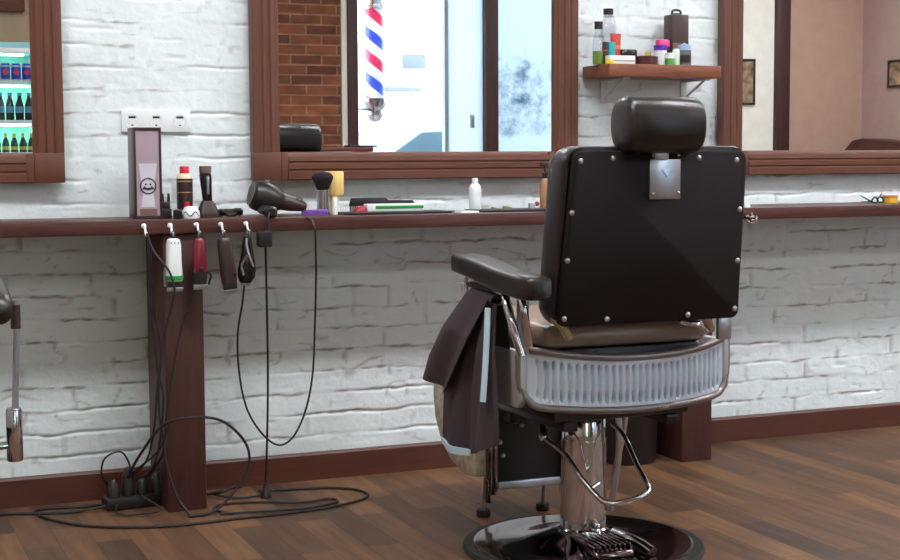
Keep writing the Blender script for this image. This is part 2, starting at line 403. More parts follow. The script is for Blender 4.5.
# ------------------------------------------------------------------ ceiling lights
lampm = mat('lamp diffuser', (246,250,253), emit=18.5)
lampm_soft = mat('lamp diffuser dimmed', (249,251,252), emit=5)
def ceil_light(x, y, label, proto=[]):
    t = thing('ceiling_light', label, 'ceiling light', (x,y,CH), 0, 'ceiling light panels')
    f = MB(); w, d = .62, .2
    f.box(-w,w,-d,-d+.02,-.05,0).box(-w,w,d-.02,d,-.05,0).box(-w,-w+.02,-d+.02,d-.02,-.05,0).box(w-.02,w,-d+.02,d-.02,-.05,0)
    f.build('frame', whitep, t)
    box(-w+.02,w-.02,-d+.02,d-.02,-.04,-.02).build('diffuser', lampm if y > -2 or x > 7 else lampm_soft, t)
for x in (-.4, 1.5, 3.4, 5.3, 7.6):
    for y in ((-1.75,-4.6) if x < 7 else (-2.4,-4.9)):  # out-of-view right-end panels added to brighten walls the right mirror reflects
        ceil_light(x, y, 'white ceiling light panel above the barber chairs' if y > -2 else 'unseen white ceiling light panel at the window side of the room')

# ------------------------------------------------------------------ wall mirrors
def mirror(x0, x1, label):
    z0, z1, w = .987, 2.25, .090
    t = thing('wall_mirror', label, 'mirror', (x0,0,z0), 0, 'wood framed wall mirrors')
    W, Hh = x1-x0, z1-z0
    # fluted profile across the rail: u from outer edge (0) to inner edge (w), depth
    P = [(0,.012),(0,.049),(.003,.052),(.026,.052),(.029,.0485),(.032,.0485),(.036,.052),(.051,.052),(.054,.0485),(.057,.0485),(.061,.052),(.076,.050),(.080,.044),(w,.040),(w,.012)]
    for side in (0, 1):
        s = MB()
        xa = (lambda u: u) if side == 0 else (lambda u: W-u)
        s.prism([(xa(u),-d) for u, d in P], w, Hh-w, 'z')
        for za, zb in ((0,w),(Hh-w,Hh)):
            a, b = sorted((xa(0), xa(w))); s.box(a, b, -.052, -.012, za, zb, bev=.003)
        s.build('stile', woodz, t)
    for side in (0, 1):
        s = MB(); zz = (lambda u: u) if side == 0 else (lambda u: Hh-u)
        s.prism([(-d,zz(u)) for u, d in P], w+.024, W-w-.024, 'x')
        for xa, xb in ((w,w+.024),(W-w-.024,W-w)):
            a, b = sorted((zz(0), zz(w))); s.box(xa, xb, -.050, -.012, a, b, bev=.002)
        s.build('rail', woodx, t)
    box(w-.006, W-w+.006, -.03, -.02, w-.006, Hh-w+.006).build('mirror_glass', mirrorm, t)
mirror(-.484, .689, 'wooden wall mirror at left edge, reflecting a drinks fridge')
mirror(1.276, 2.437, 'wooden wall mirror in the middle, reflecting brick, a bright window and barber pole')
mirror(3.027, 4.185, 'wooden wall mirror at right edge, reflecting plain pinkish walls')

# ------------------------------------------------------------------ counter with posts and hooks
ct = thing('wall_counter', 'long narrow dark wooden counter on square posts, running below the mirrors', 'counter', (0,0,0))
box(XL+.02, 5.6, -.30, -.012, .837, .879, bev=.004).build('counter_top', counterw, ct)
for x0, x1 in ((.931,1.049),(2.720,2.840)):
    box(x0, x1, -.285, -.032, 0, .837, bev=.004).build('support_post', postw, ct)
HOOKX = (.872,.949,1.028,1.101,1.178)
for x in HOOKX:
    h = MB().tube([(x,-.300,.862),(x,-.315,.862),(x,-.324,.852),(x,-.330,.838),(x,-.338,.836),(x,-.344,.845)], .0035, 8, 5)
    h.ball((x,-.304,.862), .008, 8, (1,.6,1)); h.build('hook', whitep, ct)

# ------------------------------------------------------------------ wall sockets
ws = thing('wall_socket', 'white triple wall socket above the tall boxed trimmer', 'socket', (.976,0,1.175))
box(-.108,.108,-.012,-.002,-.035,.035, bev=.004).build('cover_plate', whitep, ws)
grey = mat('socket grey', (120,116,116), rough=.6)
for i in (-1,0,1):
    sx = -.073*0 + i*.0745
    s = MB().rings([[(sx+r*math.cos(2*PI*j/24), y, r*math.sin(2*PI*j/24)) for j in range(24)] for r, y in ((.0215,-.0115),(.0215,-.0135),(.0185,-.0135),(.017,-.008),(.0,-.008))], True)
    so = s.build('socket', whitep, ws)
    MB().box(sx-.0125,sx-.0035,-.0105,-.0075,-.005,.004).box(sx+.0035,sx+.0125,-.0105,-.0075,-.005,.004).box(sx-.011,sx+.011,-.0125,-.0075,.008,.0145).box(sx-.003,sx+.003,-.0125,-.0075,-.0155,-.011).build('contact', blackp, so)

# ------------------------------------------------------------------ barber chair
def make_chair(label, both_arms=False):
    t = thing('barber_chair', label, 'barber chair', (1.890,-1.135,0)); BX = (-.009,0,0)
    MB().lathe([(.0,.001),(.326,.001),(.328,.006),(.322,.014),(.298,.016),(.0,.016)], 64).build('base_rim', blackr, t, loc=BX)
    MB().lathe([(.300,.014),(.298,.018),(.288,.020),(.24,.017),(.17,.024),(.12,.038),(.095,.046),(.08,.050),(.0,.050)], 64).build('base_plate', chrome_dark, t, loc=BX)
    pc = MB().prism([(-.205,.02),(-.205,.032),(-.185,.046),(-.055,.058),(-.055,.02)], -.066, .046, 'x', bev=.006)
    for i in range(7): pc.box(-.056+i*.0145, -.050+i*.0145, -.20, -.075, .040, .056, bev=.002, M=None)
    pc.build('pump_cover', chrome_dark, t, loc=(-.011,0,0))
    MB().tube([(.056,-.07,.05),(.075,-.15,.046),(.09,-.22,.03)], .014, 10, 6).build('pump_shaft', chrome, t, loc=BX)
    MB().lathe([(.0,.048),(.070,.048),(.071,.056),(.0625,.060),(.0625,.300),(.0,.300)], 48).build('column', chrome, t, loc=BX)
    MB().lathe([(.0,.29),(.060,.30),(.060,.352),(.056,.360),(.0,.360)], 48).build('column_sleeve', chrome, t, loc=BX)
    MB().lathe([(.0,.36),(.020,.36),(.020,.385),(.0,.385)], 24).build('piston', satin, t, loc=BX)
    # underframe
    u = MB().box(-.2,.2,-.2,.28,.385,.425, bev=.01); u.box(-.09,.09,-.12,.12,.372,.386, bev=.004)
    u.box(-.17,-.13,-.2,.3,.36,.386,bev=.004).box(.13,.17,-.2,.3,.36,.386,bev=.004)
    u.build('underframe', blackp, t)
    MB().tube([(.075,-.06,.385),(.078,-.055,.25),(.068,-.03,.10)], .009, 10, 5).tube([(.105,-.05,.385),(.098,-.04,.30),(.082,-.02,.19)], .008, 10, 5).build('strut', satin, t, loc=BX)
    # pump lever loop
    L = [(-.16,-.06,.325),(-.125,-.12,.285),(-.11,-.18,.235),(-.096,-.225,.203),(-.084,-.252,.186),(-.058,-.265,.182),(-.01,-.272,.189),(.022,-.272,.197),(.042,-.262,.206),(.045,-.242,.224),(.050,-.18,.262),(.065,-.09,.315),(.05,-.05,.345)]
    lv = MB().tube(L, .0068, 10, 6); lv.ball((-.16,-.06,.325), .012, 8); lv.tube([(-.101,-.212,.213),(-.071,-.202,.222)], .004, 8, 0)
    lv.build('pump_lever', chrome, t)
    MB().tube([(-.16,-.06,.325),(-.15,-.04,.35),(-.12,-.02,.372)], .010, 10, 4).build('lever_bracket', blackp, t)
    # seat
    def rslab(x, y0, y1, z0, z1, r=.03):
        b = MB(); b.box(-x, x, y0, y1, z0, z1, bev=r, seg=4); return b
    box(-.225,.225,-.215,.26,.425,.577, bev=.012).build('seat_box', blackp, t)
    rslab(.238,-.238,.28,.578,.640,.029).build('seat_cushion', seatl, t)
    # ribbed rear skirt
    NX, NZ = 32*12, 28
    def skirt(x, v):
        k = x/.315; x *= .955; y = -.288+.075*abs(k)**2.6
        zt = .556+.028*k*k+.004*abs(k)**6; zb = .424+.018*k*k
        c = max(0, (abs(k)-.86)/.14); zb += .045*c**2.2; zt -= .004*c
        return x, y, zb+(zt-zb)*v
    G = []
    for i in range(NZ+1):
        row = []
        for j in range(NX+1):
            x = -.315+.63*j/NX; v = i/NZ; xs_, y, z = skirt(x, v)
            e = min(1, max(0, min(v-.12, .86-v)/.05)); ex = min(1, max(0, (.285-abs(x))/.02))
            ph = (j/12) % 1
            val = (.5+.5*math.cos(2*PI*ph))
            d = (val**3*.007+val**4*.021*(math.exp(-((v-.21)/.075)**2)+math.exp(-((v-.79)/.075)**2)))*e*ex
            row.append((xs_, y+d, z))
        G.append(row)
    sk = MB().sheet(G, (0,.030,0)).build('rear_skirt', alu, t, ang=60)
    rim = [skirt(-.315+.63*i/24, 1) for i in range(25)]+[skirt(.317,.5)]+[skirt(.315-.63*i/24, 0) for i in range(25)]+[skirt(-.317,.5)]
    MB().tube([(x,y-.002,z) for x, y, z in rim], .0095, 10, 2, closed=True).build('rim', mat('grey rim', (132,124,124), rough=.3, metal=.6), sk)
    n = MB()
    for x in (.05,.058,.066,.074): n.box(x-.003,x+.003,-.300,-.293,.421,.428,bev=.001)
    n.build('maker_mark', brass, sk)
    # side shells
    for s in (-1, 1):
        prof = [(-.225,.455),(-.20,.432),(.2,.432),(.28,.46),(.29,.56),(.2,.575),(-.225,.578)]
        a, b = sorted((s*.285, s*.305)); MB().prism(prof, a, b, 'x', bev=.005).build('side_shell', champ, t)
    # armrests
    for s in ((-1,1) if both_arms else (-1,)):
        pad = MB(); R = []
        for y, zt, zb, w, c in ((.072,.792,.775,.018,.335),(.068,.803,.763,.034,.333),(.05,.808,.758,.040,.333),(-.03,.806,.750,.042,.333),(-.12,.797,.738,.042,.333),(-.22,.785,.725,.041,.331),(-.31,.777,.718,.038,.328),(-.365,.774,.718,.034,.324),(-.378,.766,.724,.026,.322)):
            ring = []; rx, rz, zc = w, (zt-zb)/2, (zt+zb)/2
            for j in range(24):
                a = 2*PI*j/24; ca, sa = math.cos(a), math.sin(a)
                ring.append((s*(c+rx*math.copysign(abs(ca)**.38, ca)), y, zc+rz*math.copysign(abs(sa)**.38, sa)))
            R.append(ring)
        ar = pad.rings(R).build('armrest', leather, t, ang=60)
        MB().box(s*.333-.02, s*.333+.02, -.30, .0, .706, .719, bev=.003, M=T(0,0,.018)).build('arm_plate', blackp, ar)
        c = MB()
        c.tube([(s*.333,-.20,.722),(s*.345,-.23,.70),(s*.340,-.262,.64),(s*.325,-.275,.575)], .0115, 10, 6)
        c.tube([(s*.333,-.29,.715),(s*.33,-.30,.68),(s*.31,-.285,.60)], .010, 10, 6)
        c.tube([(s*.333,.02,.755),(s*.335,.034,.745),(s*.335,.04,.72),(s*.335,.02,.66),(s*.32,0,.57)], .006, 10, 6)
        c.tube([(s*.335,.02,.66),(s*.335,-.08,.690),(s*.338,-.18,.696),(s*.335,-.23,.70)], .006, 10, 6)
        c.build('arm_support', chrome, t)
        MB().box(s*.31-.012, s*.31+.012, -.262, -.235, .575, .72, bev=.004).build('arm_bracket', satin, t)
    # backrest (leans back a little)
    def slab(y0, y1, hw0, hw1, z0, z1, r, seg=4):
        b = bmesh.new(); bmesh.ops.create_cube(b, size=1)
        for v in b.verts:
            k = v.co.z+.5; hw = hw0+(hw1-hw0)*k; lean = -.05*k
            v.co = Vector((v.co.x*2*hw, (y0 if v.co.y < 0 else y1)+lean, z0+(z1-z0)*k))
        bmesh.ops.bevel(b, geom=b.edges[:], offset=r, segments=seg, profile=.5, affect='EDGES')
        return MB().bm(b)
    # back board with rounded corners
    def rr(hw0, hw1, z0, z1, r, n=6):
        P = []
        for cx, cz, a0 in ((1,1,0),(-1,1,90),(-1,-1,180),(1,-1,270)):
            hw = hw1 if cz > 0 else hw0; zz = z1 if cz > 0 else z0
            for i in range(n+1):
                a = math.radians(a0+90*i/n); P.append((cx*(hw-r)+r*math.cos(a), zz-cz*r+r*math.sin(a)))
        return P
    lean = lambda z: -.05*(z-.645)/.437
    Bp = rr(.267,.259,.645,1.084,.045,8); RB = []
    for yy, ins in ((-.300,.03),(-.322,.012),(-.320,.003),(-.308,0),(-.27,0),(-.245,.003),(-.222,.010),(-.205,.021),(-.192,.036),(-.184,.055),(-.181,.08)):
        RB.append([(x*(1-ins/.262), yy+lean(z), .865+(z-.865)*(1-ins/.22)) for x, z in Bp])
    MB().rings(RB).build('backrest', leather, t, ang=60)
    bd = MB(); Pp = rr(.256,.240,.648,1.072,.02)
    R = []
    for ins, yy in ((0,-.318),(0,-.334),(.003,-.337)):
        R.append([(x*(1-ins/.25), yy+lean(z), .86+(z-.86)*(1-ins/.21)) for x, z in Pp])
    bd.rings(R).build('back_board', board, t, ang=50)
    for x, z in ((-.222,1.048),(-.135,1.054),(.105,1.054),(.215,1.048),(-.238,.925),(-.243,.81),(.235,.925),(.240,.795),(-.243,.668),(-.125,.662),(.105,.662),(.243,.672)):
        MB().rings([[(x+r*math.cos(2*PI*j/14), yy+lean(z), z+r*math.sin(2*PI*j/14)) for j in range(14)] for r, yy in ((.0068,-.334),(.0068,-.339),(.004,-.3415),(.001,-.342))]).build('stud', satin, t)
    pl = box(-.047,.040,-.342,-.336,.950,1.070, bev=.002, M=T(0,lean(1.01))).build('headrest_bracket', satin, t, loc=(.014,0,.004))
    MB().prism([(-.014,1.022),(.012,1.022),(-.001,1.004)], -.346,-.342,'y', M=T(0,lean(1.01))).build('catch', chrome, pl)
    for x in (-.039,.032):
        for z in (.964,1.058): MB().ball((x,-.343+lean(1.01),z), .005, 6).build('screw', chrome, pl)
    box(-.026,.014,-.395,-.375,1.05,1.085, bev=.003).build('headrest_post', satin, t)
    # headrest roll
    Rr = []
    for x, r in ((-.116,.004),(-.115,.036),(-.112,.054),(-.105,.064),(-.096,.068),(0,.0695),(.096,.068),(.105,.064),(.112,.054),(.115,.036),(.116,.004)):
        Rr.append([(x*.93-.012, -.388+r*.92*math.copysign(abs(math.cos(2*PI*j/32))**.8, math.cos(2*PI*j/32)), 1.134+r*math.copysign(abs(math.sin(2*PI*j/32))**.8, math.sin(2*PI*j/32))) for j in range(32)])
    MB().rings(Rr).build('headrest', leather, t, ang=50)
    # hinges under the backrest
    for x in (-.235, .175):
        MB().tube([(x-.02,-.30,.668),(x+.0,-.315,.645),(x+.03,-.29,.615)], .011, 8, 4).build('hinge', brass, t)
    box(.222,.262,-.30,-.286,.588,.66, bev=.003).build('hinge_plate', satin, t)
    MB().tube([(.10,-.31,.645),(.15,-.315,.632),(.185,-.30,.612)], .009, 8, 4).build('recline_rod', chrome, t)
    # footrest
    cr = [(.372,.13),(.46,.122),(.56,.145),(.635,.19),(.685,.26),(.70,.33),(.69,.40),(.62,.45),(.52,.46),(.372,.42)]
    MB().prism(cr, -.165, .135, 'x', bev=.012).build('calf_rest', beige, t)
    fb = MB().box(-.125,.105,.345,.37,.115,.40, bev=.004); fb.box(-.10,-.07,.27,.35,.30,.39,bev=.004).box(.05,.08,.27,.35,.30,.39,bev=.004)
    fb.build('footrest_plate', blackp, t)
    br = MB().box(-.105,.112,.338,.352,.095,.118, bev=.003); br.build('footrest_bar', satin, t)
    for x in (-.125, .118):
        fp = MB().box(x-.012,x+.012,.325,.36,.085,.26,bev=.003).box(x-.018,x-.006,.33,.355,.06,.13,bev=.003)
        fp.build('footrest_side', chrome_dark, t)
    for x in (-.117, .078):
        f = MB().tube([(x,.405,.12),(x,.415,.06),(x,.42,.02)], .006, 8, 4).build('foot', satin, t)
        MB().lathe([(.0,.001),(.019,.001),(.021,.006),(.020,.022),(.0,.022)], 20, T(x,.42,0)).build('foot_pad', blackr, f)
    for x, z in ((-.10,.235),(-.09,.195),(-.03,.28)): MB().ball((x,.340,z),.0075,6).build('bolt', satin, t)
    return t
chair = make_chair('black leather barber chair in the middle, seen from behind, cape over its left armrest')
kn = MB().tube([(-.355,.0,.640),(-.375,.005,.640)], .013, 12, 0).build('recline_knob', blackp, chair)
# the neighbour, of which only the armrest end and the recline lever reach into view
nb = copy_tree(chair); nb.location = (-.006,-1.16,-.0); nb['label'] = 'black barber chair mostly outside the left edge, only armrest end and chrome lever showing'
R = []; NZ_ = -.022
for y, zc, rx, rz in ((.10,.795,.004,.01),(.095,.795,.03,.05),(.07,.795,.046,.066),(.02,.795,.054,.074),(-.06,.792,.056,.074),(-.16,.785,.054,.066),(-.28,.775,.048,.05),(-.36,.772,.034,.036),(-.375,.772,.01,.01)):
    R.append([(.335+rx*.78*math.cos(2*PI*j/28), y, zc+NZ_+rz*.78*math.copysign(abs(math.sin(2*PI*j/28))**.8, math.sin(2*PI*j/28))) for j in range(28)])
MB().rings(R).build('armrest', leather, nb, ang=60)
lev = MB().tube([(.412,.03,.735),(.414,.03,.66),(.406,.03,.47)], .0075, 12, 0).build('recline_lever', satin, nb)
MB().lathe([(.0,0),(.0115,0),(.0115,.055),(.0,.055)], 16, T(.413,.03,.670)).build('sleeve', darkbrown, lev)
MB().lathe([(.0,0),(.016,0),(.0185,.004),(.0185,.118),(.016,.124),(.0,.124)], 24, T(.403,.03,.362)).build('grip', chrome, lev)
MB().tube([(.39,.03,.40),(.30,.03,.395)], .009, 10, 0).build('lever_arm', chrome, lev)

# ------------------------------------------------------------------ barber cape over the armrest
cape = thing('barber_cape', 'dark plum cloth cape with pale lining hanging over left armrest of middle chair', 'cape', (1.897,-1.135,0))
def capesheet(y0f, y1f, z0f, z1f, xf, ny=26, nz=24):
    G = []
    for i in range(nz+1):
        v = i/nz; row = []
        for j in range(ny+1):
            u = j/ny; zt, zb = z0f(u), z1f(u)
            y = y0f(v)+(y1f(v)-y0f(v))*u
            row.append((xf(u,v), y, zt+(zb-zt)*v))
        G.append(row)
    return G
lp = lambda v, T_: float(np.interp(v, [a for a, b in T_], [b for a, b in T_]))
# long lower fall
G1 = capesheet(lambda v: lp(v, [(0,-.03),(.25,.03),(.6,.10),(1,.12)]), lambda v: lp(v, [(0,-.175),(.3,-.185),(1,-.185)]),
    lambda u: .708-.016*u, lambda u: .305+.035*u-.03*math.sin(PI*u),
    lambda u, v: -.352-.018*min(1,v*3)-.014*v*math.sin(u*9.5+.6)-.006*math.sin(u*21+v*3))
# upper left flap folded outward to a point
G2 = capesheet(lambda v: lp(v, [(0,-.02),(.3,.035),(.75,.125),(1,.15)]), lambda v: lp(v, [(0,-.15),(.4,-.085),(1,.055)]),
    lambda u: .716-.012*u, lambda u: .470-.028*u,
    lambda u, v: -.366-.026*min(1,v*2.5)-.026*v*(1-u)-.012*v*math.sin(u*7+.4))
cp = MB().sheet(G1, (.004,0,0)).sheet(G2, (.004,0,0))
# over the bar and down inside
G3 = [[(-.366+.0*k, y, .716-.012*(j/10)) for k in (0,)] for j, y in enumerate(np.linspace(-.02,-.16,11))]
G4 = []
for i in range(9):
    a = PI*i/8
    G4.append([(-.343-.021*math.cos(a), y, .708-.010*(j/10)+.014*math.sin(a)) for j, y in enumerate(np.linspace(-.025,-.165,11))])
for i in range(1, 8): G4.append([(-.322+.002*i, y, .698-.02*i) for y in np.linspace(-.03,-.16,11)])
cp.sheet(G4, (0,.0,.004))
cp.build('cloth', capem, cape, ang=70)
MB().sheet([[(-.378-.014*v+.0015*k, -.172-.0035*k-.004*math.sin(PI*v), .685-.235*v) for k in (-2.2,-.8,.8,2.2)] for v in np.linspace(0,1,14)], (.003,0,0)).build('lining', lining, cape, ang=70)
gb_ = G1[-1][:13]; ga_ = G1[-2][:13]
MB().sheet([[(p[0]-.005, p[1], p[2]+.006) for p in gb_], [(p[0]-.004, p[1], p[2]-.008-.006*math.sin(PI*i/12)) for i, p in enumerate(gb_)]], (.004,0,0)).build('lining', lining, cape, ang=70)

# ------------------------------------------------------------------ waste bin
wb = thing('waste_bin', 'plain black waste bin standing on floor against right wooden post', 'bin', (2.565,-.175,0))
MB().lathe([(.0,.002),(.095,.002),(.10,.01),(.115,.30),(.118,.305),(.112,.305),(.096,.02),(.0,.02)], 36).build('bin_body', blackp, wb)
MB().lathe([(.112,.295),(.121,.297),(.122,.312),(.113,.314)], 36, cap=False).build('bin_rim', blackr, wb)

# ------------------------------------------------------------------ hanging clippers
def clipper(label, x, z, kind, body_m, rz=0.0):
    t = thing('hair_clipper', label, 'clipper', (x,-.346,z))
    t.rotation_euler = (0, rz, 0)
    return t
def clip_body(t, m, Ht, w0, w1, d=.019, head=satin, tilt=0):
    MB().sloft([(0,0,0,w0*.55,d*.6,3),(-.004,0,0,w0*.85,d*.85,3),(-.02,0,0,w0,d,3.2),(-Ht*.5,0,0,(w0+w1)/2*.97,d,3.2),(-Ht*.8,0,0,w1,d*1.05,3.2),(-Ht,0,0,w1*.95,d*.9,3.4)]).build('body', m, t)
def loop(t, m=cordm):
    MB().tube([(0,0,.0),(-.004,.002,.012),(-.001,.003,.020),(.005,.002,.013),(.003,0,.0)], .0022, 8, 6).build('hanging_loop', m, t)
HZ = .826
c1 = clipper('white and green hair clipper hanging from counter hook', .949, HZ, 0, whitep)
clip_body(c1, whitep, .125, .021, .024); loop(c1)
MB().sloft([(-.109,0,0,.0252,.0205,3.2),(-.109,0,0,.0255,.021,3.2),(-.122,0,0,.0252,.0205,3.2)]).build('green_band', greenp, c1)
MB().box(-.020,.020,-.012,.006,-.142,-.124,bev=.004).build('blade_mount', darkbrown, c1)
b_ = MB().box(-.024,.024,-.014,-.006,-.150,-.143,bev=.001)
for i in range(12): b_.box(-.0235+i*.004,-.0215+i*.004,-.013,-.008,-.155,-.149)
b_.build('blade', satin, c1)
MB().tube([(-.027,-.004,-.085),(-.029,-.004,-.11),(-.028,-.006,-.14)], .0035, 8, 5).build('taper_lever', satin, c1)
for x in (-.01,0,.01): MB().ball((x,-.019,-.012), .0022, 6).build('screw', blackp, c1)
c2 = clipper('burgundy hair clipper hanging from counter hook', 1.025, HZ, 0, burg)
clip_body(c2, burg, .115, .018, .021); loop(c2)
MB().sloft([(-.100,0,0,.0215,.020,3),(-.112,0,0,.022,.021,3),(-.136,0,0,.019,.018,3)]).build('blade_mount', blackp, c2)
b_ = MB().box(-.022,.022,-.014,-.006,-.147,-.137,bev=.001)
for i in range(11): b_.box(-.0215+i*.004,-.0195+i*.004,-.013,-.008,-.152,-.146)
b_.build('blade', satin, c2)
MB().tube([(.022,-.004,-.098),(.032,-.006,-.112),(.024,-.006,-.14)], .0035, 8, 5).build('taper_lever', blackp, c2)
MB().box(-.006,.006,-.024,-.019,-.098,-.085,bev=.002).build('switch', blackp, c2)
c3 = clipper('plain black hair clipper hanging tilted from counter hook', 1.099, HZ, 0, blackp, rz=-.11)
clip_body(c3, darkbrown, .138, .021, .023); loop(c3)
MB().box(-.02,.02,-.014,.006,-.156,-.137,bev=.003).build('blade_mount', blackp, c3)
b_ = MB().box(-.022,.022,-.014,-.008,-.162,-.156,bev=.001)
for i in range(11): b_.box(-.0215+i*.004,-.0195+i*.004,-.013,-.009,-.166,-.161)
b_.build('blade', satin, c3)
MB().box(.010,.020,-.024,-.018,-.118,-.108,bev=.002).build('switch', blackp, c3)
c4 = clipper('black hair trimmer with chrome curved stripes hanging from counter hook', 1.170, HZ, 0, blackg, rz=.05)
MB().sloft([(0,0,0,.011,.012,2.4),(-.02,.001,0,.014,.015,2.4),(-.06,.003,0,.020,.019,2.4),(-.095,.003,0,.027,.021,2.4),(-.12,.002,0,.026,.020,2.4),(-.138,0,0,.016,.013,2.6)]).build('body', blackg, c4); loop(c4)
MB().tube([(-.006,-.016,-.004),(-.006,-.019,-.03),(.004,-.022,-.062),(.016,-.02,-.088)], .0045, 8, 6).tube([(-.012,-.018,-.115),(-.018,-.017,-.085),(-.004,-.023,-.055)], .004, 8, 6).build('chrome_stripe', satin, c4)
MB().box(-.013,.013,-.008,.004,-.147,-.137,bev=.002).build('blade', satin, c4)
MB().tube([(-.004,0,-.146),(-.002,.02,-.20),(-.008,.04,-.30),(.004,.05,-.42),(.035,.06,-.53),(.09,.07,-.61),(.145,.075,-.645),(.19,.07,-.615),(.222,.06,-.53),(.236,.05,-.42),(.236,.045,-.28),(.226,.02,-.12),(.212,-.004,.0),(.206,-.004,.04),(.203,.03,.057),(.19,.07,.0565)], .0032, 8, 8).build('cord', cordm, c4)
# small black charging block hanging from its cord beside the trimmer
ad = thing('power_adapter', 'small black power block hanging on its cord just under the counter', 'adapter', (1.226,-.335,.792))
MB().box(-.022,.022,-.016,.016,0,.05,bev=.006).build('block', blackp, ad)
MB().tube([(.0,0,.05),(.004,-.004,.075),(.002,.0,.09)], .0032, 8, 5).build('cord', cordm, ad)
dc = MB().tube([(.012,.03,.002),(.016,.04,-.15),(.022,.06,-.40),(.024,.09,-.62),(.026,.12,-.742)], .0036, 8, 6)
dc.build('mains_cord', cordm, ad)
MB().lathe([(.0,0),(.017,0),(.017,.012),(.010,.022),(.005,.045),(.0,.045)], 20, T(.026,.12,-.790)).build('plug', blackp, ad)

# cords from the left down beside the post to the power strip
pw = thing('power_strip', 'black power strip with tangled plugs and cords, on floor left of left post', 'power strip', (.86,-.16,0), .12)
MB().box(-.10,.10,-.035,.035,.002,.038,bev=.006).build('strip_body', blackp, pw)
for i, x in enumerate((-.07,-.025,.02,.065)):
    hh = (.05,.085,.045,.06)[i]
    MB().sloft([(.038,x,0,.018,.02,3),(.038+hh*.7,x,0,.017,.018,3),(.038+hh,x,0,.007,.007,2)]).build('plug', blackp, pw)
def cords(name, pts, r=.0035, parent=None):
    return MB().tube(pts, r, 8, 8).build(name, cordm, parent)
pw2 = pw
def loc_(p): return tuple(pw.matrix_world.inverted() @ Vector(p))
bpy.context.view_layer.update()
def cw(pts, r=.0035): cords('cord', [loc_(p) for p in pts], r, pw)
cw([(.885,-.325,.80),(.890,-.31,.60),(.902,-.30,.45),(.918,-.305,.36),(.912,-.30,.26),(.90,-.28,.17),(.885,-.22,.11),(.86,-.17,.085)])
cw([(.880,-.33,.82),(.884,-.315,.68),(.915,-.305,.50),(.905,-.31,.40),(.905,-.31,.30),(.918,-.30,.20),(.90,-.24,.13),(.89,-.17,.09)], .0032)
cw([(.872,-.345,.842),(.89,-.35,.79),(.925,-.37,.74),(.94,-.372,.70),(.942,-.37,.66),(.92,-.34,.55),(.90,-.32,.40),(.893,-.30,.28),(.88,-.24,.16),(.84,-.17,.09)], .0032)
cw([(1.02,-.34,.69),(.97,-.325,.55),(.945,-.315,.42),(.925,-.31,.30),(.91,-.29,.20),(.83,-.19,.10)], .003)
# loops
cw([(.775,-.16,.07),(.75,-.20,.12),(.76,-.22,.17),(.81,-.21,.18),(.84,-.19,.12),(.83,-.17,.08)], .003)
cw([(.83,-.17,.09),(.85,-.30,.19),(.905,-.36,.28),(.99,-.38,.30),(1.08,-.37,.28),(1.15,-.36,.21),(1.16,-.36,.14),(1.12,-.36,.07),(1.05,-.37,.012),(.97,-.38,.006)], .0042)
cw([(.98,-.36,.005),(.95,-.34,.05),(.925,-.33,.13),(.915,-.32,.22),(.93,-.33,.28)], .0042)
cw([(.80,-.17,.02),(.70,-.12,.005),(.60,-.10,.005),(.56,-.14,.005),(.60,-.26,.005),(.68,-.37,.005),(.80,-.44,.005),(.93,-.47,.005),(1.10,-.46,.005),(1.30,-.45,.005),(1.46,-.41,.005),(1.545,-.34,.005),(1.545,-.25,.005),(1.47,-.18,.005),(1.34,-.15,.005),(1.25,-.13,.005)], .0042)
cw([(.80,-.19,.02),(.66,-.18,.005),(.50,-.13,.005),(.40,-.11,.005)], .0042)
cw([(1.10,-.40,.005),(1.06,-.33,.006),(1.10,-.27,.006),(1.20,-.28,.006),(1.33,-.34,.006),(1.42,-.33,.006),(1.43,-.38,.006),(1.33,-.42,.006),(1.18,-.41,.007),(1.06,-.39,.007)], .004)
cw([(1.09,-.12,.006),(1.12,-.17,.02),(1.16,-.16,.03),(1.20,-.12,.02),(1.15,-.08,.006),(1.10,-.14,.012),(1.16,-.20,.006),(1.24,-.20,.006)], .0035)
cw([(.80,-.20,.03),(.78,-.26,.012),(.82,-.29,.006),(.90,-.32,.02),(.86,-.24,.05)], .003)

# ------------------------------------------------------------------ things on the counter, left to right
CZ = .879
def top(name, label, cat, x, y=-.17, rz=0, group=None): return thing(name, label, cat, (x,y,CZ), rz, group)
tb = top('trimmer_box', 'tall mauve trimmer box with a dark frame and round emblem, on counter', 'box', .906, -.17)
f = MB(); w, h, d = .0415, .272, .045
f.box(-w,-w+.007,-d,d,0,h,bev=.0015).box(w-.007,w,-d,d,0,h,bev=.0015).box(-w+.007,w-.007,-d,d,0,.010,bev=.0015).box(-w+.007,w-.007,-d,d,h-.008,h,bev=.0015)
f.box(-w+.006,w-.006,d-.006,d,.008,h-.006).build('box_frame', darkbrown, tb)
box(-w+.007,w-.007,-d+.004,d-.006,.010,h-.008).build('face_panel', mauve, tb)
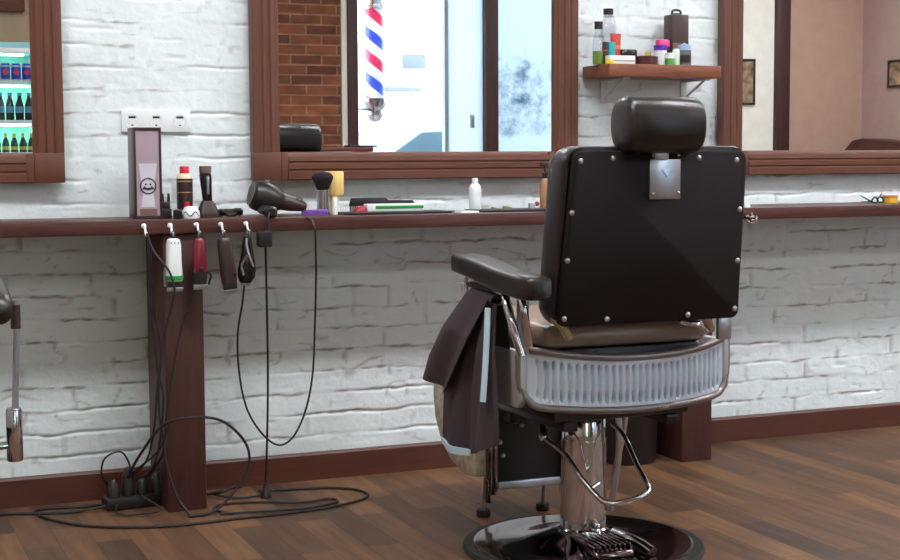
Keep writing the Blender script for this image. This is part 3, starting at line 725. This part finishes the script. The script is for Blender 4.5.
# printed picture of a trimmer and the round emblem
yk = -d+.004
MB().prism([(-.020,.035),(.020,.035),(.016,.075),(.027,.165),(-.027,.165),(-.016,.075)], yk-.001, yk, 'y').build('printed_trimmer', greycard, tb)
e = MB()
def ann(mb, cx, cz, r0, r1, y, a0=0, a1=360, n=40):
    vs, fs = [], []
    for i in range(n+1):
        a = math.radians(a0+(a1-a0)*i/n); vs += [(cx+r0*math.cos(a), y, cz+r0*math.sin(a)), (cx+r1*math.cos(a), y, cz+r1*math.sin(a))]
    for i in range(n): fs.append((2*i, 2*i+1, 2*i+3, 2*i+2))
    k = len(vs); vs += [(a, y+.0012, c) for a, b, c in vs]
    fs += [(2*i+k, 2*i+2+k, 2*i+3+k, 2*i+1+k) for i in range(n)]
    for i in range(n): fs += [(2*i,2*i+2,2*i+2+k,2*i+k),(2*i+1,2*i+1+k,2*i+3+k,2*i+3)]
    mb.add(vs, fs)
ann(e, 0, .098, .021, .0245, yk-.0025); ann(e, 0, .101, .010, .0155, yk-.0025, 200, 340); ann(e, -.007, .103, .0, .003, yk-.0025); ann(e, .007, .103, .0, .003, yk-.0025)
e.box(-.017,.017,yk-.0028,yk-.001,.088,.093)
e.build('emblem', mat('emblem ink', (58,48,62), rough=.5), tb)
MB().box(-.026,.026,yk-.0015,yk,.012,.030).build('printed_band', mat('brown ink', (120,84,80), rough=.5), tb)
cg = top('clipper_guard', 'black two pronged comb guard beside tall mauve box', 'clipper guard', .960, -.20)
g = MB().box(-.016,.016,-.014,.014,0,.030,bev=.004).box(-.012,.012,-.012,.012,.028,.050,bev=.004)
g.build('holder', blackp, cg)
for x in (-.009,.009): MB().prism([(x-.004,.045),(x+.004,.045),(x+.0025,.075),(x-.0025,.075)], -.006,.006,'y',bev=.001).build('prong', blackp, cg)
cg2 = top('clipper_guard', 'low black comb guard leaning beside the two pronged one', 'clipper guard', .987, -.235)
MB().prism([(-.011,0),(.011,0),(.013,.02),(.004,.030),(-.010,.026)], -.012,.012,'y',bev=.003).build('guard_body', darkbrown, cg2)
g = MB()
for i in range(5): g.box(-.010+i*.0045,-.008+i*.0045,-.018,-.012,.002,.024)
g.build('comb_teeth', blackp, cg2)
sc = top('spray_can', 'dark spray can with white shoulder and red cap, on counter', 'spray can', 1.030, -.15)
MB().lathe([(.0,0),(.024,0),(.0245,.004),(.0245,.118),(.0,.118)], 32).build('can_body', darkbrown, sc)
for za, zb in ((.02,.024),(.075,.078),(.108,.112)): MB().lathe([(.0248,za),(.0248,zb)], 32, cap=False).build('label_stripe', mat('gold print', (172,138,104), rough=.4), sc)
MB().lathe([(.0,.117),(.0245,.117),(.024,.124),(.018,.134),(.0,.134)], 32).build('shoulder', cream, sc)
MB().lathe([(.0,.133),(.0145,.133),(.0145,.153),(.012,.156),(.0,.156)], 24).build('cap', redp, sc)
jr = top('lotion_jar', 'squat white jar with dark wave and small red spout, in front of spray can', 'jar', 1.028, -.235)
MB().lathe([(.0,0),(.0255,0),(.0275,.006),(.026,.020),(.019,.033),(.017,.036),(.0,.036)], 32).build('jar_body', whitep, jr)
MB().tube([(.026*math.sin(a), -.0275*math.cos(a), .014+.006*math.sin(a*5)) for a in np.linspace(-1.1,1.1,14)], .0016, 6, 3).build('printed_wave', mat('navy ink', (50,56,84), rough=.4), jr)
MB().lathe([(.0,.035),(.0075,.035),(.0065,.05),(.0,.052)], 16, T(-.011,0,-.001)).build('spout', redp, jr)
tr = top('hair_trimmer', 'dark upright trimmer with metal head standing in charging base', 'trimmer', 1.093, -.18)
MB().sloft([(0,0,0,.034,.03,3),(.004,0,0,.035,.031,3),(.018,0,0,.031,.027,3),(.038,0,0,.024,.02,2.6),(.050,0,0,.018,.016,2.4)]).build('charging_base', darkbrown, tr)
MB().sloft([(.045,0,0,.0145,.014,2.5),(.075,-.002,0,.0155,.015,2.5),(.105,-.004,0,.0175,.016,2.5),(.128,-.006,0,.0185,.016,2.8),(.136,-.006,0,.016,.014,2.8)]).build('body', blackg, tr)
MB().box(-.006,.002,-.020,-.014,.07,.125,bev=.002).build('silver_inlay', satin, tr)
MB().sloft([(.135,-.006,0,.0175,.012,4),(.148,-.006,-.002,.0185,.008,4),(.156,-.006,-.004,.0185,.004,4)]).build('blade_head', mat('bronze metal', (120,100,92), rough=.3, metal=1), tr)
cb = top('coiled_cord', 'small coil of black cord lying beside the upright trimmer', 'cord', 1.163, -.18)
pts = []
for i in range(60):
    a = i*.55; r_ = .022+.006*math.sin(i*1.7); pts.append((r_*1.35*math.cos(a), r_*.9*math.sin(a), .005+.017*i/60+.002*math.sin(i*2.1)))
MB().tube(pts, .0038, 8, 4).build('cord', cordm, cb)
MB().box(-.046,-.028,-.01,.01,.0,.024,bev=.004).build('connector', blackp, cb)
hd = top('hair_dryer', 'black hair dryer lying on counter with nozzle pointing right', 'hair dryer', 1.283, -.18)
DM = T(-.012,-.01,.058,0,PI/2+.24,0)
MB().lathe([(.0,-.044),(.034,-.044),(.043,-.038),(.0475,-.02),(.0475,.005),(.042,.028),(.031,.048),(.027,.055),(.0,.055)], 36, DM).build('housing', blackp, hd)
MB().lathe([(.0,.05),(.027,.05),(.024,.085),(.016,.125),(.011,.135),(.009,.135),(.0,.11)], 28, DM).build('nozzle', darkbrown, hd)
MB().sloft([(0,0,0,.017,.014,2.5),(.05,0,0,.019,.016,2.5),(.095,0,0,.020,.017,2.5),(.105,0,0,.012,.010,2.5)], M=T(-.026,-.03,.022,PI/2+.05,0,0)).build('handle', blackp, hd)
for r_ in (.014,.024,.034): MB().lathe([(r_-.0018,-.047),(r_+.0018,-.047),(r_+.0018,-.043),(r_-.0018,-.043)], 24, DM).build('rear_grille', darkbrown, hd)
MB().box(-.010,.006,-.012,.004,.104,.112,bev=.002).build('switch', mat('grey plastic', (110,104,104), rough=.4), hd)
MB().tube([(.098,-.02,.040),(.104,-.022,.052),(.096,-.02,.058),(.088,-.02,.052)], .003, 8, 5).build('hanging_ring', mat('grey plastic', (110,104,104)), hd)
MB().tube([(-.026,-.125,.018),(-.036,-.138,.012),(-.042,-.145,-.01),(-.043,-.145,-.03),(-.042,-.142,-.06)], .0035, 8, 6).build('cord', cordm, hd)
def comb(label, x, y, L, Hh, m, z=0, rz=0, thick=.004, teeth=30, name='hair_comb', lying=True, rx=0):
    t = thing(name, label, 'comb', (x,y,CZ+z), rz); t.rotation_euler = (rx,0,rz)
    s = MB().box(-L/2,L/2,-thick/2,thick/2,Hh*.55,Hh,bev=min(.0015,thick*.3))
    s.build('spine', m, t)
    q = MB(); st = L/teeth
    for i in range(teeth): q.box(-L/2+i*st, -L/2+i*st+st*.55, -thick*.4, thick*.4, 0, Hh*.58)
    q.box(-L/2,-L/2+.004,-thick/2,thick/2,0,Hh*.6).box(L/2-.004,L/2,-thick/2,thick/2,0,Hh*.6)
    q.build('teeth', m, t); return t
comb('small purple comb lying beside the hair dryer nozzle', 1.432, -.19, .085, .018, purp, teeth=18, thick=.012)
fbz = top('neck_brush', 'black bristle barber brush with striped silver handle, standing on counter', 'brush', 1.467, -.165)
MB().lathe([(.0,.006),(.019,.006),(.020,.010),(.0185,.04),(.019,.078),(.0,.078)], 28).build('handle', satin, fbz)
for k in (-1, 0, 1):
    MB().box(k*.0105-.002,k*.0105+.002,-.0205,-.0150,.008,.076,bev=.001).build('handle_stripe', mat('tan stripe', (120,96,84), rough=.4), fbz)
MB().lathe([(.0,0),(.021,0),(.021,.008),(.0,.008)], 28).build('foot_ring', blackp, fbz)
MB().lathe([(.0,.076),(.017,.076),(.024,.092),(.033,.112),(.034,.120),(.029,.129),(.018,.134),(.0,.136)], 32).build('bristles', bristle, fbz)
sb = top('shaving_brush', 'pale yellow shaving brush with cream handle behind the black brush', 'brush', 1.520, -.12)
MB().lathe([(.0,0),(.018,0),(.019,.006),(.016,.02),(.014,.035),(.017,.05),(.019,.058),(.0,.060)], 28).build('handle', cream, sb)
MB().sloft([(.058,0,0,.024,.02,3),(.064,0,0,.031,.022,3),(.10,0,0,.030,.022,3),(.132,0,0,.031,.021,3),(.136,0,0,.028,.018,3)]).build('bristles', bristle_y, sb)
wj = top('white_pot', 'small white pot between black brush and cream brush handle', 'pot', 1.500, -.185)
MB().lathe([(.0,0),(.008,0),(.0085,.003),(.0085,.050),(.007,.054),(.0,.054)], 20).build('pot_body', whitep, wj)
rd = top('powder_puff', 'small crimson puff lying on counter left of black comb', 'puff', 1.578, -.20)
MB().sloft([(0,0,0,.018,.016,2.2),(.006,0,0,.023,.019,2.2),(.016,.002,0,.021,.017,2.2),(.024,.006,0,.014,.012,2.2),(.027,.008,0,.006,.006,2)]).build('puff', crims, rd)
bc = thing('clipper_comb', 'long black barber comb with stepped back, standing behind white and green box', 'comb', (1.682,-.12,CZ+.0)); 
MB().prism([(-.112,.028),(-.106,.050),(.012,.050),(.022,.042),(.106,.040),(.113,.032),(.110,.024),(-.112,.024)], -.003,.003,'y',bev=.001).build('spine', blackp, bc)
q = MB()
for i in range(36): q.box(-.110+i*.0061,-.1068+i*.0061,-.0022,.0022,0,.026)
q.build('teeth', blackp, bc)
gb = top('blade_box', 'flat white box with green stripe lying in front of black comb', 'box', 1.70, -.185)
MB().box(-.098,.098,-.018,.018,.008,.032,bev=.002).build('carton', whitep, gb)
MB().box(-.07,.094,-.0195,-.0175,.016,.026,bev=.0005).build('green_stripe', greenp, gb)
tr_ = top('cutting_mat', 'thin dark mat under the white and green box', 'mat', 1.70, -.19)
MB().box(-.175,.175,-.06,.06,0,.0075,bev=.002).build('mat_sheet', blackp, tr_)
wc = top('paper_strip', 'small folded white paper strip on counter left of white bottle', 'paper', 1.93, -.24)
MB().box(-.032,.032,-.03,.03,0,.003,bev=.001).box(-.030,.032,-.028,.026,.003,.006,bev=.001).build('sheet', whitep, wc)
wbt = top('white_bottle', 'slim white bottle standing alone on counter below middle mirror', 'bottle', 2.0, -.15)
MB().lathe([(.0,0),(.0195,0),(.0205,.004),(.0205,.076),(.017,.086),(.011,.092),(.0,.093)], 28).build('bottle_body', whitep, wbt)
MB().lathe([(.0,.092),(.0105,.092),(.010,.110),(.0,.111)], 24).build('cap', whitep, wbt)
bm2 = top('cutting_mat', 'thin black mat lying on counter just left of chair back', 'mat', 2.105, -.2)
MB().box(-.14,.14,-.06,.06,0,.008,bev=.002).build('mat_sheet', blackp, bm2)
gold = mat('dull gold', (176,160,120), rough=.35, metal=.7)
def hair_clip(x, y, lab):
    t = thing('hair_clip', lab, 'hair clip', (x,y,CZ+.008), .3)
    MB().prism([(-.018,.001),(.018,.001),(.018,.004),(-.010,.011),(-.018,.009)], -.005,.005,'y',bev=.001).build('clip_body', gold, t)
    MB().tube([(-.016,0,.008),(-.021,0,.011),(-.022,0,.006)], .0015, 6, 4).build('spring', satin, t)
hair_clip(2.10, -.19, 'gold hair clip on black mat, right of white bottle, the larger of the two clips')
hc2 = thing('hair_clip', 'small dull gold hair clip on black mat, close to white bottle', 'hair clip', (2.05,-.19,CZ+.008), -.4)
MB().prism([(-.010,.001),(.010,.001),(.010,.003),(-.006,.008),(-.010,.006)], -.004,.004,'y',bev=.001).build('clip_body', gold, hc2)
rt = thing('nail_brush', 'small grey tool with round red end lying on black mat', 'tool', (2.20,-.19,CZ+.008))
MB().box(-.022,.0,-.008,.008,0,.018,bev=.003).build('tool_body', mat('pale grey plastic', (170,172,180), rough=.4), rt)
MB().ball((.006,-.004,.015), .0085, 8).build('red_knob', mat('deep red', (150,20,36), rough=.3), rt)
ab = top('oil_bottle', 'tan bottle with dark pump, half hidden by left edge of chair back', 'bottle', 2.248, -.17)
MB().lathe([(.0,0),(.017,0),(.018,.004),(.018,.085),(.012,.10),(.009,.108),(.0,.108)], 24).build('bottle_body', mat('tan glass', (168,124,92), rough=.25), ab)
MB().lathe([(.0,.107),(.010,.107),(.010,.125),(.004,.128),(.004,.150),(.0,.150)], 20).box(-.018,.008,-.005,.005,.148,.160,bev=.002).tube([(-.016,0,.152),(-.024,0,.146)],.0028,8,0).build('pump', blackp, ab)
# right of the chair
ds = thing('clipper_stand', 'small chrome clipper part hanging on counter edge, right of chair back', 'clipper', (2.975,-.318,.842))
MB().ball((0,0,.0),.011,8,(1.6,.8,1)).ball((-.022,0,.004),.010,8).build('body', chrome_dark, ds)
MB().tube([(-.03,0,.0),(-.015,-.01,-.014),(.008,-.01,-.012),(.018,0,.006)], .004, 8, 5).build('blade', chrome, ds)
MB().tube([(0,.0,.008),(.0,.004,.020)], .003, 8, 0).build('hook', satin, ds)
wcap = thing('bottle_cap', 'tiny white bottle cap on counter beside chair back', 'cap', (2.985,-.27,CZ))
MB().lathe([(.0,0),(.013,0),(.012,.010),(.0,.011)], 18).build('cap_body', whitep, wcap)
yj = thing('wax_tin', 'small yellow and orange tin at right end of counter', 'tin', (3.688,-.17,CZ))
MB().lathe([(.0,0),(.026,0),(.027,.003),(.027,.020),(.0,.020)], 28).build('tin_body', mat('yellow tin', (232,186,50), rough=.35), yj)
MB().lathe([(.0,.019),(.028,.019),(.028,.027),(.027,.029),(.0,.029)], 28).build('lid', mat('orange lid', (196,112,48), rough=.35), yj)
sz = thing('hair_scissors', 'dark hair scissors lying left of yellow tin', 'scissors', (3.60,-.17,CZ))
MB().prism([(-.052,.030),(-.05,.031),(.0,.010),(.002,.004),(-.004,.006)], -.003,.001,'y').prism([(-.045,.006),(.0,.004),(.0,.009),(-.044,.008)], .001,.004,'y').build('blades', mat('gun metal', (70,62,66), rough=.3, metal=1), sz)
for cx, cz_ in ((.018,.013),(.042,.014)):
    MB().tube([(cx+.013*math.cos(a), .003*math.sin(2*a), cz_+.010*math.sin(a)) for a in np.linspace(0,2*PI,12)[:-1]], .0032, 8, 4, closed=True).build('finger_ring', blackp, sz)
MB().tube([(.04,0,.024),(.044,0,.032),(.05,0,.036)], .002, 6, 4).build('finger_rest', blackp, sz)

# ------------------------------------------------------------------ small wall shelf with products
sh = thing('wall_shelf', 'short orange-brown wooden shelf on brackets between middle and right mirrors', 'shelf', (0,0,0))
box(2.474, 2.918, -.205, -.009, 1.329, 1.371, bev=.003).build('shelf_board', orangew, sh)
for x in (2.56, 2.885):
    b = MB().box(x-.012,x+.012,-.012,-.007,1.245,1.325,bev=.001).box(x-.012,x+.012,-.17,-.009,1.322,1.329,bev=.001)
    b.tube([(x,-.012,1.262),(x,-.15,1.324)], .004, 8, 0).build('bracket', mat('bracket grey', (198,198,198), rough=.4, metal=.3), sh)
SZ = 1.371
def st(name, label, cat, x, y=-.11, rz=0): return thing(name, label, cat, (x,y,SZ), rz)
b = st('tonic_bottle', 'tall clear bottle with black cap, tallest at left end of shelf', 'bottle', 2.540, -.075)
MB().lathe([(.0,0),(.026,0),(.027,.004),(.027,.13),(.024,.15),(.016,.168),(.016,.178),(.0,.178)], 28).build('bottle_body', glassm, b)
MB().lathe([(.0,.176),(.0175,.176),(.0175,.196),(.0,.197)], 24).build('cap', blackp, b)
b = st('tonic_bottle', 'clear bottle with black cap and green liquid at left end of shelf', 'bottle', 2.480, -.115)
MB().lathe([(.0,0),(.0205,0),(.021,.004),(.021,.085),(.014,.105),(.0135,.124),(.0,.124)], 28).build('bottle_body', glassm, b)
MB().lathe([(.0,.002),(.019,.002),(.0195,.006),(.0195,.046),(.0,.046)], 28).build('green_liquid', mat('green liquid', (110,150,50), rough=.15), b)
MB().lathe([(.0,.122),(.0145,.122),(.0145,.147),(.0,.148)], 24).build('cap', blackp, b)
b = st('yellow_tub', 'small yellow tub at front of left end of shelf', 'tub', 2.497, -.165)
MB().lathe([(.0,0),(.015,0),(.0155,.003),(.0155,.014),(.0,.015)], 24).build('tub_body', mat('yellow plastic', (232,206,30), rough=.4), b)
b = st('dark_tube', 'slim dark tube next to teal box on shelf', 'tube', 2.497, -.13)
MB().lathe([(.0,0),(.010,0),(.010,.07),(.009,.078),(.0,.078)], 20).build('tube_body', darkbrown, b)
MB().lathe([(.0102,.045),(.0102,.05)], 20, cap=False).build('orange_stripe', mat('orange print', (190,90,50), rough=.4), b)
b = st('teal_box', 'small teal box standing on shelf between dark and red tubes', 'box', 2.522, -.125)
MB().box(-.013,.013,-.010,.010,0,.078,bev=.0015).build('carton', mat('teal card', (22,150,158), rough=.4), b)
b = st('cream_tube', 'red and orange cream tube standing cap down on shelf', 'tube', 2.547, -.115)
MB().sloft([(.018,0,0,.014,.014,2),(.04,0,0,.0165,.014,2),(.085,0,0,.019,.008,2.5),(.108,0,0,.0205,.003,4)]).build('tube_body', mat('red tube', (190,50,34), rough=.35), b)
MB().lathe([(.0,0),(.0125,0),(.0125,.02),(.0,.02)], 20).build('cap', whitep, b)
MB().sloft([(.055,0,0,.0178,.0128,2.2),(.068,0,0,.0184,.0112,2.2)]).build('printed_band', mat('orange band', (214,110,60), rough=.4), b)
b = st('product_carton', 'flat white carton lying at front of shelf below the red tube', 'carton', 2.540, -.16)
MB().box(-.049,.049,-.018,.018,0,.030,bev=.002).build('carton', mat('white card', (224,222,220), rough=.5), b)
MB().box(-.045,.047,-.0188,-.0178,.010,.014).build('grey_stripe', mat('grey print', (150,146,150), rough=.5), b)
b = st('black_jar', 'low black jar behind white carton on shelf', 'jar', 2.594, -.105)
MB().lathe([(.0,0),(.034,0),(.036,.004),(.036,.034),(.0,.034)], 28).build('jar_body', blackp, b)
MB().lathe([(.0,.033),(.038,.033),(.038,.050),(.035,.054),(.0,.054)], 28).build('lid', blackg, b)
b = st('brown_tin', 'flat dark brown tin at middle of shelf', 'tin', 2.655, -.14)
MB().lathe([(.0,0),(.037,0),(.038,.003),(.038,.016),(.0,.016)], 28).build('tin_body', mat('brown tin', (92,50,42), rough=.35), b)
MB().lathe([(.0,.015),(.039,.015),(.039,.030),(.036,.032),(.0,.032)], 28).build('lid', mat('brown lid', (70,38,36), rough=.3), b)
b = st('yellow_cube', 'tiny yellow tub behind brown tin, left of purple lid', 'tub', 2.692, -.085)
MB().lathe([(.0,0),(.012,0),(.012,.05),(.0,.052)], 20).build('tub_body', mat('yellow pack', (226,196,70), rough=.4), b)
b = st('purple_jar', 'white jar with purple lid on shelf', 'jar', 2.722, -.12)
MB().lathe([(.0,0),(.021,0),(.022,.003),(.022,.055),(.0,.055)], 28).build('jar_body', whitep, b)
MB().lathe([(.0,.054),(.0235,.054),(.0235,.072),(.0,.073)], 28).build('lid', mat('purple lid', (96,40,170), rough=.35), b)
b = st('pink_jar', 'dark jar with pink lid behind the small green pot on shelf', 'jar', 2.752, -.085)
MB().lathe([(.0,0),(.022,0),(.023,.003),(.023,.07),(.0,.07)], 28).build('jar_body', darkbrown, b)
MB().lathe([(.0,.069),(.0245,.069),(.0245,.090),(.022,.094),(.0,.094)], 28).build('lid', mat('pink lid', (226,60,130), rough=.35), b)
b = st('green_pot', 'small white pot with green base at front of shelf', 'pot', 2.742, -.15)
MB().lathe([(.0,.024),(.0165,.024),(.0165,.044),(.0,.045)], 24).build('pot_top', whitep, b)
MB().lathe([(.0,0),(.016,0),(.0168,.003),(.0168,.025),(.0,.025)], 24).build('pot_base', mat('green pot', (92,160,84), rough=.4), b)
b = st('pale_tube', 'pale green upright tube right of small green pot on shelf', 'tube', 2.773, -.14)
MB().lathe([(.0,0),(.0125,0),(.013,.004),(.013,.052),(.009,.06),(.0,.06)], 20).build('tube_body', mat('pale green', (206,222,200), rough=.4), b)
b = st('brown_canister', 'tall dark brown square canister with loop top at right end of shelf', 'canister', 2.822, -.06)
MB().box(-.036,.036,-.028,.028,0,.185,bev=.005).build('canister_body', mat('dark canister', (62,42,36), rough=.35), b)
MB().lathe([(.0,.183),(.020,.183),(.020,.190),(.0,.190)], 20).tube([(-.018,0,.188),(-.016,0,.199),(0,0,.203),(.016,0,.199),(.018,0,.188)], .004, 8, 4).build('loop_top', blackp, b)
MB().box(-.030,.004,-.0292,-.0275,.06,.085).build('label_patch', mat('label tan', (120,92,80), rough=.5), b)
b = st('gel_jar', 'clear jar with pale blue lid and dark label at right end of shelf', 'jar', 2.806, -.14)
MB().lathe([(.0,0),(.023,0),(.024,.003),(.024,.055),(.0,.055)], 28).build('jar_body', mat('smoky jar', (110,106,104), rough=.15), b)
MB().lathe([(.0242,.012),(.0242,.038)], 28, cap=False).build('label_band', blackp, b)
MB().lathe([(.0,.054),(.0225,.054),(.0225,.072),(.014,.074),(.0,.082)], 28).build('lid', mat('pale blue lid', (150,180,214), rough=.35), b)

# ------------------------------------------------------------------ what the mirrors show of the room
fg = thing('drinks_fridge', 'lit mint drinks fridge against wall behind, seen in left mirror', 'fridge', (1.03,-6.12,0))
mint = mat('mint liner', (150,212,192), rough=.5)
box(-.40,-.37,-.36,.30,.0,1.82,bev=.004).build('side_panel', whitep, fg); box(.37,.40,-.36,.30,.0,1.82,bev=.004).build('side_panel', whitep, fg)
box(-.37,.37,-.36,-.33,0,1.82).build('back_liner', mint, fg)
box(-.37,.37,-.33,.30,.0,.14).build('plinth', whitep, fg)
hdp = box(-.37,.37,-.33,.30,1.775,1.84,bev=.004).build('header', mat('header blue', (140,196,208), rough=.4), fg)
box(-.30,.30,.05,.09,1.765,1.775).build('lamp_strip', mat('fridge lamp', (225,255,244), emit=22), fg)
for z in (1.565,1.300,1.085,.80,.50):
    s = box(-.37,.37,-.32,.28,z,z+.014).build('shelf', mint, fg)
    box(-.36,.36,.28,.29,z-.006,z+.02).build('shelf_edge', whitep, s)
    box(-.34,.34,-.02,.02,z-.012,z-.001).build('lamp_strip', MATS['fridge lamp'], s)
dr = MB().box(-.40,-.36,.31,.335,.02,1.80,bev=.004).box(.36,.40,.31,.335,.02,1.80,bev=.004).box(-.36,.36,.31,.335,1.765,1.80,bev=.004).box(-.36,.36,.31,.335,.02,.06,bev=.004)
d_ = dr.build('door', whitep, fg); box(-.36,.36,.318,.324,.06,1.765).build('door_glass', paneg, d_)
blue_c = mat('blue can', (34,70,190), rough=.3, metal=.3); pinkd = mat('red spot', (220,40,90), rough=.4)
can = thing('drink_can', 'blue drinks can with red spot on top shelf of fridge', 'drink can', (1.326,-5.87,1.579), 0, 'cans on the fridge top shelf')
MB().lathe([(.0,0),(.026,0),(.032,.008),(.032,.108),(.027,.120),(.0,.120)], 24).build('can_body', blue_c, can)
MB().lathe([(.0,.119),(.027,.119),(.028,.123),(.025,.123),(.024,.121),(.0,.121)], 24).lathe([(.026,0),(.0325,.006),(.0325,.016)], 24, cap=False).lathe([(.0325,.096),(.0325,.108)], 24, cap=False).build('silver_end', satin, can)
MB().add([(0,0,0)]+[(.019*math.cos(2*PI*j/20),0,.019*math.sin(2*PI*j/20)) for j in range(20)]+[(0,.004,0)]+[(.019*math.cos(2*PI*j/20),-.006,.019*math.sin(2*PI*j/20)) for j in range(20)],
    [(0,1+j,1+(j+1)%20) for j in range(20)]+[(21,22+(j+1)%20,22+j) for j in range(20)]+[(1+j,22+j,22+(j+1)%20,1+(j+1)%20) for j in range(20)], T(0,.0335,.062)).build('red_spot', pinkd, can)
for x in (1.256,1.186,1.116,1.046): copy_tree(can).location = (x,-5.87,1.579)
bt = thing('drink_bottle', 'dark drink bottle with blue cap on middle shelf of fridge', 'drink bottle', (1.335,-5.87,1.314), 0, 'bottles on the fridge middle shelf')
MB().lathe([(.0,0),(.026,0),(.028,.006),(.028,.10),(.022,.13),(.013,.16),(.012,.172),(.0,.172)], 24).build('bottle_body', mat('dark cola', (30,40,56), rough=.15), bt)
MB().lathe([(.0285,.055),(.0285,.098)], 24, cap=False).build('label_band', mat('label blue', (90,150,190), rough=.4), bt)
MB().lathe([(.0,.170),(.015,.170),(.015,.19),(.0,.191)], 20).build('cap', mat('cap blue', (70,140,200), rough=.4), bt)
for x in (1.272,1.210,1.148,1.086): copy_tree(bt).location = (x,-5.87,1.314)
bt2 = thing('small_bottle', 'small dark green bottle with gold top on lowest visible fridge shelf', 'drink bottle', (1.345,-5.87,1.099), 0, 'small bottles on the lower fridge shelf')
MB().lathe([(.0,0),(.024,0),(.025,.005),(.025,.06),(.018,.085),(.010,.105),(.0,.105)], 24).build('bottle_body', mat('dark green glass', (24,60,46), rough=.15), bt2)
MB().lathe([(.0,.104),(.0115,.104),(.0115,.132),(.0,.133)], 20).lathe([(.0255,.02),(.0255,.045)], 24, cap=False).build('gold_foil', mat('gold foil', (206,180,90), rough=.35), bt2)
for x in (1.289,1.232,1.176,1.120): copy_tree(bt2).location = (x,-5.87,1.099)

cs = thing('console_cabinet', 'low red-brown wooden cabinet before brick pier, top seen in middle mirror', 'cabinet', (3.55,-6.28,0))
box(-.45,.33,-.2,.15,.002,1.10,bev=.006).build('carcass', mat('red brown wood', (112,54,42), rough=.4, stretch=(1,10,10), var=.2), cs)
box(-.47,.35,-.21,.18,1.10,1.135,bev=.005).build('cabinet_top', MATS['red brown wood'], cs)
for x0, x1 in ((-.44,-.07),(-.05,.32)):
    d = box(x0,x1,.15,.168,.09,1.08,bev=.004).build('door', darkwood, cs)
    MB().ball(((x1-.04) if x0 < -.2 else (x0+.04), .178, .6), .012, 8).build('door_knob', brass, d)
tray = thing('dark_tray', 'flat dark tray on window end of red-brown cabinet', 'tray', (3.84,-6.2,1.135))
box(-.12,.10,-.08,.08,.0,.016,bev=.004).build('tray_body', blackp, tray)
def picture(x, y, z, w, h, label, rz):
    t = thing('framed_picture', label, 'picture', (x,y,z), rz, 'framed pictures')
    f = MB().box(-w/2,w/2,0,.02,h/2-.02,h/2,bev=.003).box(-w/2,w/2,0,.02,-h/2,-h/2+.02,bev=.003).box(-w/2,-w/2+.02,0,.02,-h/2+.02,h/2-.02,bev=.003).box(w/2-.02,w/2,0,.02,-h/2+.02,h/2-.02,bev=.003)
    f.build('picture_frame', mat('black frame', (50,40,38), rough=.4), t)
    box(-w/2+.02,w/2-.02,.002,.010,-h/2+.02,h/2-.02).build('print', mat('mottled sepia print', (150,124,100), var=.7, vscale=14, rough=.6), t)
picture(7.475, YF+.002, 1.70, .26, .40, 'small dark framed picture on white wall, reflected in right mirror', 0)
picture(XR-.002, -5.95, 1.77, .36, .24, 'framed picture on pink side wall, at right edge of right mirror', PI/2)
sf = thing('waiting_sofa', 'dark brown leather bench with high back, top corner reflected in right mirror', 'sofa', (8.30,-5.62,0))
sl = mat('brown leather', (72,36,30), rough=.4)
box(-.35,.40,-.8,1.3,.10,.44,bev=.03,seg=3).build('seat', sl, sf)
MB().prism([(-.8,.44),(1.3,.44),(1.3,1.08),(-.55,1.205),(-.68,1.19),(-.8,1.10)], .20, .44, 'x', bev=.03).build('backrest', sl, sf)
for x in (-.3,.38):
    for y in (-.75,1.25): box(x-.025,x+.025,y-.025,y+.025,0,.10).build('leg', darkwood, sf)

# ------------------------------------------------------------------ sky, camera
w = bpy.data.worlds.new('sky'); scene.world = w; w.use_nodes = True
bg = w.node_tree.nodes['Background']; bg.inputs['Color'].default_value = (.74,.87,1,1); bg.inputs['Strength'].default_value = 6.2

yaw, pitch, roll = .4, .0826, -.0049
fw = Vector((math.sin(yaw)*math.cos(pitch), math.cos(yaw)*math.cos(pitch), -math.sin(pitch)))
r0 = Vector((math.cos(yaw), -math.sin(yaw), 0)); u0 = r0.cross(fw)
r1 = r0*math.cos(roll)+u0*math.sin(roll); u1 = u0*math.cos(roll)-r0*math.sin(roll)
cam = bpy.data.cameras.new('camera'); co = bpy.data.objects.new('camera', cam); COL.objects.link(co)
M = Matrix((r1, u1, -fw)).transposed().to_4x4(); M.translation = (0,-4.6635,1.06); co.matrix_world = M
cam.sensor_width = 36; cam.lens = 1490/900*36; cam.clip_start = .05
scene.camera = co
vs = scene.view_settings; vs.view_transform = 'Standard'; vs.look = 'None'; vs.gamma = 1; vs.use_curve_mapping = False; vs.exposure = 1.13
scene.cycles.use_denoising = True
scene.cycles.max_bounces = 10; scene.cycles.diffuse_bounces = 5; scene.cycles.glossy_bounces = 6; scene.cycles.transparent_max_bounces = 16
scene.cycles.sample_clamp_indirect = 8
